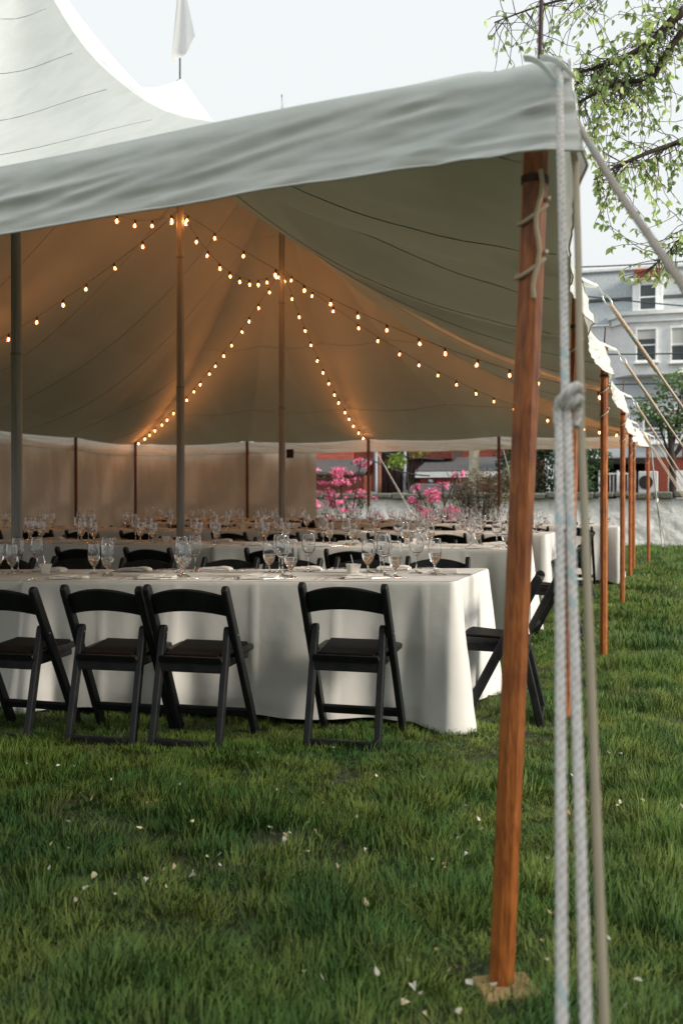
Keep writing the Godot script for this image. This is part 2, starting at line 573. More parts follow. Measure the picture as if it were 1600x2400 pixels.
func build_tent() -> void:
	build_perimeter()
	var tent := thing("sailcloth_tent", "large white sailcloth party tent with three peaks and hanging front edge", "tent", V(0, 0, 0))
	var m := MB.new()
	var steps := [0.0, 0.008, 0.018, 0.03, 0.045, 0.062, 0.08, 0.1, 0.125, 0.15, 0.18, 0.21, 0.25, 0.29, 0.33, 0.38, 0.43, 0.48, 0.53, 0.58, 0.63, 0.68, 0.73, 0.78, 0.83, 0.88, 0.92, 0.96, 0.985, 1.0]
	var rows := []
	for s in steps:
		var r := PackedVector3Array()
		for e in peri:
			r.append(roof_point(e, s))
		rows.append(r)
	m.grid(rows, true)
	put("canopy", m, M.canvas, tent)
	var under := MB.new()  # added layer below the canvas, coloured darker to dim the tent interior
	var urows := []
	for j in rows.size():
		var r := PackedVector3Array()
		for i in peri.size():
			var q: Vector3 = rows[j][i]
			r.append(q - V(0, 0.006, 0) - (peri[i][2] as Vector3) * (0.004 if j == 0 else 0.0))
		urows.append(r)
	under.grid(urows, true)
	put("shaded_underlayer", under, M.shaded_underlayer, tent)
	# seams between the cloth panels, which run across the tent
	var zs := -3.05
	while zs > -17.6:
		var pts := PackedVector3Array()
		for k in 73:
			var x := lerpf(XR - 0.06, XL + 0.1, k / 72.0)
			pts.append(surf(x, zs))
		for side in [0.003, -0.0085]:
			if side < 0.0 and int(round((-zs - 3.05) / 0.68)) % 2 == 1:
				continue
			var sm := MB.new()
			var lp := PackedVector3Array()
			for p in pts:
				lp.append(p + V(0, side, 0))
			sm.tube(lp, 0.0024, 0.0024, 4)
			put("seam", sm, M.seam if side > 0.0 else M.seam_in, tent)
		zs -= 0.68
	# valance: hangs from the eave all round
	var vm := MB.new()
	var hem := MB.new()
	var vr := []
	var nt := 28
	var hems := PackedVector3Array()
	for t in nt + 1:
		vr.append(PackedVector3Array())
	var along := 0.0
	for i in peri.size():
		var e: Array = peri[i]
		along += (peri[i][0] as Vector3).distance_to(peri[i - 1][0])
		var hang := sin(PI * float(e[3]))
		var drop := 0.205 + 0.02 * (1.0 - hang) + 0.012 * nz.get_noise_1d(along * 90.0)
		for t in nt + 1:
			var f := float(t) / nt
			# a rounded shoulder, long folds that climb to the right, finer crumples, a stitched hem
			var c := f + along * 0.75
			var free := smoothstep(0.0, 0.5, f)
			var out := 0.014 * sin(minf(f * 4.0, 1.0) * PI / 2)
			var calm := 0.3 if e[5] == 0 else 0.65 * (0.35 + 1.3 * smoothstep(-0.25, 0.35, nz.get_noise_2d(along * 55.0 + 31.0, f * 45.0)))
			out += 0.034 * calm * free * nz.get_noise_2d(c * 95.0, along * 35.0)
			out += 0.030 * calm * free * (0.5 - absf(nz.get_noise_2d(c * 190.0 + 70.0, along * 75.0)) * 2.2)
			out += 0.016 * calm * sqrt(f) * nz.get_noise_2d(along * 260.0 + 400.0, f * 300.0 - along * 60.0)
			out += 0.009 * calm * sqrt(f) * (0.5 - absf(nz.get_noise_2d(along * 500.0, c * 420.0)) * 2.0)
			if f > 0.79:
				out += 0.003
			out += 0.02 * pow(1.0 - hang, 6.0) * f
			out += 0.03 * f * (1.0 - 0.6 * hang)
			var p: Vector3 = e[0] + V(0, 0.008 * cos(f * PI / 2) * 0.0 - drop * f, 0) + (e[2] as Vector3) * out
			vr[t].append(p)
		hems.append(vr[nt][vr[nt].size() - 1])
	vm.grid(vr, true)
	put("valance", vm, M.canvas, tent)
	hems.append(hems[0])
	hem.tube(hems, 0.0035, 0.0035, 5, false)
	put("hem", hem, M.hem, tent)
	# corner of the tent nearest the camera: gathered cap with grommet tabs
	var cm := MB.new()
	var c0 := V(-0.25, 2.17, -2.39)
	for q in [[V(-0.035, 0.006, 0.085), V(0.035, -0.06, 0.105), 0.016], [V(0.0, 0.008, 0.07), V(0.075, -0.05, 0.085), 0.014]]:
		var pts := PackedVector3Array()
		for k in 7:
			var f := k / 6.0
			pts.append(c0 + (q[0] as Vector3).lerp(q[1], f) + V(0, 0.012 * sin(PI * f), 0.006 * sin(PI * f)))
		cm.bar(pts, V(0.2, 0.5, 1), q[2], 0.004, 0.0015)
	put("webbing_strap", cm, M.canvas, tent)
	# sidewall curtain along the far left corner
	var cur := thing("sidewall_curtain", "beige canvas tent sidewall curtain closing the far left corner", "curtain")
	var path := []
	for k in 90:
		path.append([V(XL - 0.06, 0, lerpf(-8.5, -17.96, k / 89.0)), V(1, 0, 0)])
	for k in range(1, 56):
		path.append([V(lerpf(XL - 0.06, -6.14, k / 55.0), 0, -17.98), V(0, 0, 1)])
	var cm2 := MB.new()
	var crow := []
	for t in 15:
		crow.append(PackedVector3Array())
	for i in path.size():
		var p: Vector3 = path[i][0]
		var o: Vector3 = path[i][1]
		var s := i * 0.1
		var g := gh(p.x, p.z)
		var loose := 1.0 + 2.2 * clampf((p.x + 7.4) / 1.2, 0.0, 1.0)
		for t in 15:
			var f := t / 14.0
			var w := 0.02 * sin(s * 5.1 + 1.3 * sin(s * 1.7)) + 0.04 * nz.get_noise_2d(s * 110.0, f * 40.0)
			var y := lerpf(eave_y(p.x, p.z) - 0.12 - 0.02 * absf(sin(s * 3.1)), g + 0.01, f)
			crow[t].append(V(p.x, y, p.z) + o * w * (0.25 + 0.9 * f) * loose)
	cm2.grid(crow)
	put("curtain_panel", cm2, M.curtain, cur)
	var top := PackedVector3Array()
	for i in range(0, path.size(), 6):
		var p: Vector3 = path[i][0]
		var cl := MB.new()
		var y := eave_y(p.x, p.z) - 0.02
		cl.tube(PackedVector3Array([V(p.x, y, p.z), V(p.x + 0.01, y - 0.05, p.z), V(p.x, y - 0.13, p.z)]), 0.006, 0.006, 5)
		put("hook", cl, M.dark, cur)
	var pm := MB.new()
	pm.b(V(-6.62, 2.1, -17.86), V(0.15, 0.17, 0.012), 0.004)
	tag(put("dark_patch", pm, M.dark, cur), "small dark square patch near the curtain top")
	# centre poles
	var cps := [[V(-5.24, 0, -7.37), "thick grey centre tent pole at the left edge, standing before the second table row"], [V(-5.16, 0, -10.33), "grey centre tent pole under the middle peak where three light strings meet"], [V(-5.03, 0, -13.25), "slimmer looking grey centre tent pole deepest in the tent, lights fanning from it"]]
	for c in cps:
		var p: Vector3 = c[0]
		p.y = gh(p.x, p.z)
		var t := thing("centre_pole", c[1], "tent pole", p, 0.0, "centre poles of the tent")
		var hgt := 5.97 - p.y
		for sg in [[0.0, 2.42, 0.047], [2.42, 3.9, 0.044], [3.9, hgt, 0.042]]:
			var sm := MB.new()
			sm.tube(PackedVector3Array([V(0, sg[0], 0), V(0, sg[1], 0)]), sg[2], sg[2], 20)
			put("pole_section", sm, M.alu, t)
		for y in [2.42, 3.9]:
			var rm := MB.new()
			rm.lathe(PackedVector2Array([Vector2(0.0465, y - 0.012), Vector2(0.0485, y - 0.009), Vector2(0.0485, y + 0.009), Vector2(0.0465, y + 0.012)]), Vector3.ZERO, 20)
			put("collar", rm, M.ring, t)
		var bm := MB.new()
		bm.b(V(0, 0.012, 0), V(0.3, 0.025, 0.3), 0.004)
		put("base_plate", bm, M.bare, t)
	# pennants above the peaks
	var fl := [[V(-5.24, 5.98, -7.37), "white pennant on a rod above the nearest tent peak"], [V(-5.16, 5.98, -10.33), "limp white pennant on a thin green rod above the middle tent peak"], [V(-5.03, 5.98, -13.25), "tiny white pennant showing over the front canvas edge"]]
	for j in 3:
		var t := thing("pennant", fl[j][1], "flag", fl[j][0], 0.0, "pennants on the tent peaks")
		var rod := 0.96 if j == 2 else 1.3
		var sm := MB.new()
		sm.tube(PackedVector3Array([V(0, 0, 0), V(0, rod, 0)]), 0.011, 0.008, 8)
		put("flag_rod", sm, M.rod, t)
		# limp triangle: top at the rod's tip, fly corner to the right, lower corner wrapped to the left
		var fm := MB.new()
		var fr := []
		var pa := V(0.01, rod - 0.03, 0.0)
		var pb := V(0.1, rod - 0.52, 0.05) if j == 2 else V(0.24, 0.42, 0.05)
		var pc := V(-0.05, rod - 0.62, 0.02) if j == 2 else V(-0.075, 0.2, 0.02)
		for q in 13:
			var row := PackedVector3Array()
			var g := q / 12.0
			for w in 11:
				var f := w / 10.0
				var p := pa.lerp(pc, g).lerp(pa.lerp(pb, g), f)
				p.y -= 0.03 * sin(PI * f) * g
				p.z += 0.02 + 0.035 * sin(f * 6.0 + g * 2.0) * g
				row.append(p)
			fr.append(row)
		fm.grid(fr)
		put("flag_cloth", fm, M.flag, t)
	# eave poles: slim wooden side poles with lashing cord
	var lab := ["varnished octagonal wooden corner pole in the foreground, feet on a plank", "wooden tent pole mostly hidden behind the hanging white ropes", "dark brown wooden tent pole right of the hanging ropes", "orange wooden tent pole third along the tent's lawn edge", "wooden tent pole standing close behind the third one of the lawn edge", "thin wooden tent pole between its two neighbours near the far lawn corner", "bright orange wooden tent pole at the tent's far right corner", "dark wooden tent pole at the back, before the green hedge", "dark wooden tent pole at the back, before the pink azalea", "dark wooden tent pole against the back curtain", "leaning wooden pole in the far left tent corner where a light string ends", "wooden tent pole in the left side curtain"]
	for k in 12:
		var top_: Vector3 = poles[k]
		var foot := V(top_.x, 0, top_.z)
		if k == 0:
			foot = V(-0.345, 0, -2.38)
			top_ = V(-0.265, 2.15, -2.425)
		elif k == 1:
			foot = V(-0.44, 0, -5.35)
			top_ = V(-0.37, 2.29, -5.2)
		elif k == 6:
			foot = V(-0.08, 0, -17.9)
		elif k == 10:
			foot = V(-9.72, 0, -17.5)
			top_ = V(-9.9, 2.37, -17.82)
		elif k > 6:
			foot += V(0.02, 0, 0.03)
		foot.y = gh(foot.x, foot.z) - 0.01
		var r := 0.0305 if k == 0 else 0.028
		var t := thing("side_pole", lab[k], "tent pole", foot, 0.0, "wooden side poles of the tent")
		var d := top_ - foot
		var pm2 := MB.new()
		# octagon with flats and narrow eased edges
		for a in 8:
			for e in [[0.06, 0.94, 0.0], [-0.06, 0.06, 1.0]]:
				var a0 := TAU * (a + float(e[0]) + 0.2) / 8.0
				var a1 := TAU * (a + float(e[1]) + 0.2) / 8.0
				var r1 := V(cos(a0), 0, sin(a0)) * r
				var r2 := V(cos(a1), 0, sin(a1)) * r
				pm2.quad(r1, r2, d + r2, d + r1, (r1 + r2).normalized())
		pm2.cap(PackedVector3Array([d + V(r, 0, 0), d + V(0, 0, r), d + V(-r, 0, 0), d + V(0, 0, -r)]), Vector3.UP)
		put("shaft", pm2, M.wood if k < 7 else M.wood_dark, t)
		# dark collar under the canvas
		var km := MB.new()
		var ky := 0.895
		km.tube(PackedVector3Array([d * ky, d * (ky + 0.008)]), r * 1.09, r * 1.09, 16)
		put("band", km, M.stain, t)
		# lashing: two round turns joined by a hanging tail
		if k < 7:
			var tails := [0.862, 0.803]
			if k > 0:
				tails = [0.855, 0.78]
			for f in tails:
				var lm := MB.new()
				var lp := PackedVector3Array()
				for a in 25:
					var an := TAU * a / 24.0 + 0.4
					lp.append(d * f + V(cos(an) * (r + 0.005), 0.028 * sin(an + 2.2) + (0.012 if a > 18 else 0.0), sin(an) * (r + 0.005)))
				lm.tube(lp, 0.0058, 0.0058, 7)
				put("lashing_cord", lm, M.twine, t)
			var tm := MB.new()
			var tp := PackedVector3Array()
			var ta := 1.15
			for a in 12:
				var f := lerpf(0.905, 0.765, a / 11.0)
				tp.append(d * f + V(cos(ta) * (r + 0.009) + 0.006 * sin(a * 1.1), 0, sin(ta) * (r + 0.009)))
			tm.tube(tp, 0.006, 0.006, 7)
			if k == 0:
				put("lashing_tail", tm, M.twine, t)
		# steel pin above the canvas
		if k < 7:
			var sm := MB.new()
			sm.tube(PackedVector3Array([d, d + V(0.008, 0.3 if k == 0 else 0.13, 0)]), 0.0062, 0.0055, 8)
			put("pin", sm, M.rust, t)
	# plank under the corner pole
	var bm := MB.new()
	bm.box(Transform3D(Basis(Vector3.UP, 0.5), V(-0.33, gh(-0.33, -2.37) + 0.004, -2.365)), V(0.14, 0.02, 0.12), 0.004)
	tag(put("foot_plank", bm, M.bare), "square pale wooden plank under the foreground corner pole", "plank")

# ------------------------------------------------------------------ string lights
func hung(a: Vector3, b: Vector3, sag: float, f: float) -> Vector3:
	# a point of a sagging string that is tied up under the canopy near the eave
	var p := a.lerp(b, f) - V(0, 4.0 * sag * f * (1.0 - f), 0)
	p.y = minf(p.y, surf(p.x, p.z).y - 0.035)
	return p

func build_lights() -> void:
	var p1 := V(-5.24, 4.5, -7.37)
	var p2 := V(-5.16, 4.5, -10.33)
	var p3 := V(-5.03, 4.48, -13.25)
	var runs := [
		[p2, V(-9.9, 2.32, -10.0), 0.32, 14, "warm bulb string falling from the middle pole to the left"],
		[p1, p2, 0.42, 8, "warm bulb string sagging between the near pole and the middle pole"],
		[p2, p3, 0.42, 10, "warm bulb string sagging between the middle and the deepest pole"],
		[p2, V(-0.36, 2.32, -11.2), 0.3, 15, "upper warm bulb string from the middle pole to the lawn edge"],
		[p3, V(-0.2, 2.34, -17.8), 0.5, 19, "lower long warm bulb string from the deepest pole to the far right corner"],
		[p3, V(-5.08, 2.36, -17.75), 0.28, 15, "warm bulb string from the deepest pole to a back pole by the azalea"],
		[p3, V(-9.84, 2.36, -17.72), 0.26, 20, "warm bulb string from the deepest pole to the far left corner"]]
	var bulb := MB.new()
	bulb.lathe(PackedVector2Array([Vector2(0.001, -0.043), Vector2(0.008, -0.039), Vector2(0.0115, -0.03), Vector2(0.009, -0.018), Vector2(0.006, -0.008), Vector2(0.001, -0.004)]), Vector3.ZERO, 10)
	var bulb_mesh := bulb.mesh()
	var globe := MB.new()
	globe.lathe(PackedVector2Array([Vector2(0.001, -0.055), Vector2(0.012, -0.051), Vector2(0.022, -0.04), Vector2(0.025, -0.028), Vector2(0.022, -0.016), Vector2(0.014, -0.003), Vector2(0.011, 0.004)]), Vector3.ZERO, 12)
	var globe_mesh := globe.mesh()
	var sock := MB.new()
	sock.lathe(PackedVector2Array([Vector2(0.0115, 0.004), Vector2(0.014, 0.008), Vector2(0.014, 0.034), Vector2(0.006, 0.042), Vector2(0.001, 0.043)]), Vector3.ZERO, 10)
	var sock_mesh := sock.mesh()
	for r in runs:
		var a: Vector3 = r[0]
		var b: Vector3 = r[1]
		var t := thing("string_lights", r[4], "string lights", a, 0.0, "strings of bulbs under the canopy")
		var pts := PackedVector3Array()
		for k in 41:
			pts.append(hung(a, b, r[2], k / 40.0) - a)
		var cm := MB.new()
		cm.tube(pts, 0.003, 0.003, 5)
		put("cord", cm, M.cord, t)
		var n: int = r[3]
		for k in n:
			var f := clampf((k + 0.35 + rf(-0.12, 0.12)) / n, 0.01, 0.99)
			var p := hung(a, b, r[2], f) - a - V(0, 0.04, 0)
			var o := put("bulb", bulb_mesh, M.bulb, t)
			o.position = p
			o.rotation = V(rf(-0.3, 0.3), rf(0, 6), rf(-0.3, 0.3))
			put("socket", sock_mesh, M.cord, o)
			put("glass_globe", globe_mesh, M.globe, o)
			var l := OmniLight3D.new()
			l.name = "bulb_light"
			l.light_color = lin(1.0, 0.31, 0.075)
			l.light_energy = 0.031
			l.light_size = 0.02
			l.omni_range = 14.0
			l.omni_attenuation = 2.0
			l.shadow_enabled = true
			o.add_child(l, true)
			l.position = V(0, -0.03, 0)

# ------------------------------------------------------------------ table things
func skirt_cloth(L: float, W: float, tilt: float, sd: int, pool: float) -> MB:
	# top face y = 0.75 + tilt * (x - L/2); x runs along the table; skirt falls to the grass
	var m := MB.new()
	var per := []
	var step := 0.022
	var rc := 0.03
	var segs := [[V(-L / 2 + rc, 0, W / 2), V(L / 2 - rc, 0, W / 2), V(0, 0, 1)], [V(L / 2, 0, W / 2 - rc), V(L / 2, 0, -W / 2 + rc), V(1, 0, 0)], [V(L / 2 - rc, 0, -W / 2), V(-L / 2 + rc, 0, -W / 2), V(0, 0, -1)], [V(-L / 2, 0, -W / 2 + rc), V(-L / 2, 0, W / 2 - rc), V(-1, 0, 0)]]
	for q in 4:
		var a: Vector3 = segs[q][0]
		var b: Vector3 = segs[q][1]
		var n := int(a.distance_to(b) / step)
		for k in n + 1:
			var f := float(k) / n
			var near := minf(f, 1.0 - f) * a.distance_to(b)
			per.append([a.lerp(b, f), segs[q][2], exp(-near / 0.16), near])
		var nx: Vector3 = segs[(q + 1) % 4][2]
		for k in range(1, 6):
			var an := PI / 2 * k / 6.0
			var o: Vector3 = (segs[q][2] as Vector3) * cos(an) + nx * sin(an)
			per.append([b - (segs[q][2] as Vector3) * rc + o * rc, o, 1.0, 0.0])
	var rows := []
	var drops := [0.0, 0.004, 0.012, 0.03, 0.07, 0.13, 0.2, 0.28, 0.37, 0.46, 0.55, 0.64, 0.72, 0.8, 0.87, 0.93, 0.97, 1.0]
	var s := 0.0
	for t in drops.size():
		rows.append(PackedVector3Array())
	for i in per.size():
		var p: Vector3 = per[i][0]
		var o: Vector3 = per[i][1]
		var cn: float = per[i][2]
		s += p.distance_to(per[i - 1][0])
		var yt := 0.75 + tilt * (p.x - L / 2)
		var hem := 0.045 - 0.055 * cn * pool + 0.012 * nz.get_noise_1d(s * 120.0 + sd * 50.0)
		var ph := nz.get_noise_1d(s * 40.0 + sd * 31.0) * 5.0
		for t in drops.size():
			var d: float = drops[t]
			var y := lerpf(yt, hem + tilt * (p.x - L / 2), d)
			var out := 0.006 * minf(1.0, d * 60.0) + 0.035 * d
			out += (0.04 * sin(s * 8.2 + ph) + 0.024 * sin(s * 15.0 + ph * 2.0) - 0.03 * absf(nz.get_noise_1d(s * 85.0 + 7.0 * sd))) * pow(d, 1.1) * (1.0 - 0.5 * cn)
			out += 0.055 * pow(cn, 2.0) * pow(d, 1.15) * pool
			out -= 0.05 * exp(-pow((float(per[i][3]) - 0.2) / 0.07, 2)) * d
			var cr := fposmod(s + 0.17 + sd * 0.1, 0.46) - 0.23
			out += (0.0045 * exp(-pow(cr / 0.012, 2)) + 0.008 * exp(-absf(cr) / 0.05) * d) * minf(1.0, d * 20.0)
			out += 0.010 * d * nz.get_noise_2d(s * 260.0, d * 190.0 + sd * 9.0)
			rows[t].append(V(p.x, y, p.z) + o * out)
	m.grid(rows, true)
	# top
	var tr := []
	for j in 9:
		var row := PackedVector3Array()
		for i in 25:
			var x := lerpf(-L / 2 + 0.0, L / 2, i / 24.0)
			var z := lerpf(-W / 2, W / 2, j / 8.0)
			if absf(x) > L / 2 - rc * 0.3 and absf(z) > W / 2 - rc * 0.3:
				x *= 0.997
				z *= 0.994
			row.append(V(x, 0.7515 + tilt * (x - L / 2) + 0.0012 * nz.get_noise_2d(x * 200.0, z * 200.0), z))
		tr.append(row)
	m.grid(tr)
	return m

func goblet_mesh(wine: bool) -> ArrayMesh:
	var o: PackedVector2Array
	var t := 0.0013
	if wine:
		o = PackedVector2Array([Vector2(0.0, 0.0), Vector2(0.036, 0.0), Vector2(0.0375, 0.0015), Vector2(0.03, 0.004), Vector2(0.012, 0.008), Vector2(0.0055, 0.014), Vector2(0.0042, 0.03), Vector2(0.004, 0.06), Vector2(0.0045, 0.088), Vector2(0.008, 0.098), Vector2(0.02, 0.106), Vector2(0.032, 0.12), Vector2(0.0395, 0.138), Vector2(0.042, 0.157), Vector2(0.0412, 0.178), Vector2(0.038, 0.203), Vector2(0.0345, 0.228), Vector2(0.0342, 0.2325)])
	else:
		o = PackedVector2Array([Vector2(0.0, 0.0), Vector2(0.034, 0.0), Vector2(0.0355, 0.0015), Vector2(0.028, 0.004), Vector2(0.012, 0.008), Vector2(0.0065, 0.014), Vector2(0.0055, 0.026), Vector2(0.006, 0.038), Vector2(0.0085, 0.045), Vector2(0.018, 0.054), Vector2(0.028, 0.069), Vector2(0.0355, 0.089), Vector2(0.0385, 0.11), Vector2(0.0382, 0.134), Vector2(0.0362, 0.162), Vector2(0.034, 0.19), Vector2(0.0338, 0.1945)])
	var k0 := 10 if wine else 9
	var prof := PackedVector2Array(o)
	for k in range(o.size() - 1, k0 - 1, -1):
		prof.append(o[k] + Vector2(-t, 0.0006 if k == o.size() - 1 else t * 0.7))
	prof.append(Vector2(0.0, o[k0 - 1].y + 0.006))
	var m := MB.new()
	m.lathe(prof, Vector3.ZERO, 22)
	return m.mesh()

func water_mesh(level: float) -> ArrayMesh:
	var m := MB.new()
	var prof := PackedVector2Array([Vector2(0.0, 0.0505)])
	for q in [Vector2(0.0175, 0.0555), Vector2(0.0274, 0.0698), Vector2(0.0347, 0.0895), Vector2(0.0378, 0.1105), Vector2(0.0375, 0.134)]:
		if q.y < level:
			prof.append(q)
	var last := prof[prof.size() - 1]
	prof.append(Vector2(last.x + 0.0003, level))
	prof.append(Vector2(0.02, level + 0.0003))
	prof.append(Vector2(0.0, level + 0.0003))
	m.lathe(prof, Vector3.ZERO, 22)
	return m.mesh()

var P := {}
const ORD := ["first", "second", "third", "fourth", "fifth", "sixth", "seventh", "eighth", "ninth", "tenth", "eleventh"]

func make_ware() -> void:
	P.goblet = goblet_mesh(false)
	P.wine = goblet_mesh(true)
	P.water = water_mesh(0.112)
	P.low = water_mesh(0.098)
	var ice := MB.new()
	for q in [V(-0.012, 0.098, 0.006), V(0.012, 0.102, -0.008), V(0.0, 0.112, 0.012), V(-0.004, 0.083, -0.01)]:
		ice.box(Transform3D(Basis.from_euler(V(q.x * 80, q.y * 40, q.z * 70)), q), V(0.02, 0.018, 0.02), 0.003)
	P.ice = ice.mesh()
	# napkin: a folded square, three soft layers with a rolled fold on one edge
	var nk := MB.new()
	for q in [[0.0, 0.205, 0.115, 0.008], [0.0085, 0.2, 0.112, 0.008], [0.017, 0.12, 0.109, 0.007]]:
		var rings := []
		for k in 9:
			var f := k / 8.0
			var x := (f - 0.5) * float(q[1]) - (0.03 if q[0] > 0.015 else 0.0)
			var h: float = q[3] * (1.0 + 0.25 * sin(f * 7.0 + q[0] * 300.0))
			var e := 1.0 if k > 0 and k < 8 else 0.8
			rings.append(MB.sect(V(x, float(q[0]) + h * 0.5 + 0.0006 + 0.002 * sin(f * 5.0), 0), V(0, 0, 1), V(0, 1, 0), float(q[2]) * (1.0 - 0.03 * f), h * e, h * e * 0.42))
		nk.loft(rings)
	P.napkin = nk.mesh()
	var fk := MB.new()
	var hp := PackedVector3Array()
	for k in 9:
		var f := k / 8.0
		hp.append(V(0, 0.004 + 0.010 * sin(f * PI), lerpf(0.105, -0.03, f)))
	var rings := []
	for k in 9:
		var f := k / 8.0
		rings.append(MB.sect(hp[k], V(1, 0, 0), V(0, 1, 0), lerpf(0.012, 0.006, minf(1.0, f * 1.2)), 0.0028, 0.0011))
	for q in [[-0.04, 0.012, 0.0085], [-0.05, 0.022, 0.0095], [-0.062, 0.024, 0.008]]:
		rings.append(MB.sect(V(0, q[2] - 0.005, q[0]), V(1, 0, 0), V(0, 1, 0), q[1], 0.0022, 0.0008))
	fk.loft(rings)
	for k in 4:
		var x := -0.009 + k * 0.006
		fk.bar(PackedVector3Array([V(x, 0.003, -0.061), V(x, 0.0035, -0.08), V(x, 0.008, -0.103)]), V(1, 0, 0), 0.0034, 0.002, 0.0007)
	P.fork = fk.mesh()
	var kn := MB.new()
	kn.bar(PackedVector3Array([V(0, 0.005, 0.11), V(0, 0.0055, 0.06), V(0, 0.005, 0.01)]), V(1, 0, 0), 0.012, 0.007, 0.0025)
	kn.bar(PackedVector3Array([V(0, 0.0045, 0.01), V(0.002, 0.0035, -0.04), V(0.003, 0.003, -0.09), V(0.0, 0.0025, -0.118)]), V(1, 0, 0), 0.018, 0.0016, 0.0006)
	P.knife = kn.mesh()
	var bw := MB.new()
	var br := []
	for q in [[0.026, 0.0], [0.028, 0.002], [0.034, 0.03], [0.041, 0.058], [0.042, 0.062], [0.040, 0.062], [0.033, 0.03], [0.027, 0.008], [0.001, 0.006]]:
		var ring := PackedVector3Array()
		for k in 24:
			var a := TAU * k / 24.0
			var sq := 1.0 / pow(pow(absf(cos(a)), 3.4) + pow(absf(sin(a)), 3.4), 1.0 / 3.4)
			ring.append(V(cos(a) * q[0] * sq, q[1], sin(a) * q[0] * sq))
		br.append(ring)
	bw.loft(br)
	P.bowl = bw.mesh()
	var sp := MB.new()
	sp.bar(PackedVector3Array([V(0.012, 0.012, 0), V(0.004, 0.05, 0.004), V(-0.012, 0.115, 0.008)]), V(0, 0, 1), 0.006, 0.003, 0.001)
	P.spoon = sp.mesh()

func glass(at: Vector3, kind: String, label: String, group: String) -> void:
	var nm := "wine_glass" if kind == "W" else "water_goblet"
	var t := thing(nm, label, "glass", at, rf(0, 6), group)
	put("bowl_and_stem", P.wine if kind == "W" else P.goblet, M.glass, t)
	if kind == "G":
		put("water", P.water, M.water, t)
	elif kind == "L":
		put("water", P.low, M.water, t)
	elif kind == "I":
		put("water", P.water, M.water, t)
		put("ice", P.ice, M.ice, t)

func lay(called: String, mesh: ArrayMesh, m: Material, at: Vector3, turn: float, label: String, cat: String, group := "", tilt := 0.0) -> void:
	var o := put(called, mesh, m)
	o.position = at
	o.rotation = V(0, turn, tilt)
	tag(o, label, cat, group)

func bowl(at: Vector3, label: String, spoon: bool) -> void:
	var t := thing("sauce_bowl", label, "bowl", at, 0.5)
	put("cup", P.bowl, M.china, t)
	if spoon:
		lay("tea_spoon", P.spoon, M.steel, at, rf(-0.6, 0.6), "slim spoon handle standing up in the " + label.substr(0, 40).strip_edges(), "spoon")

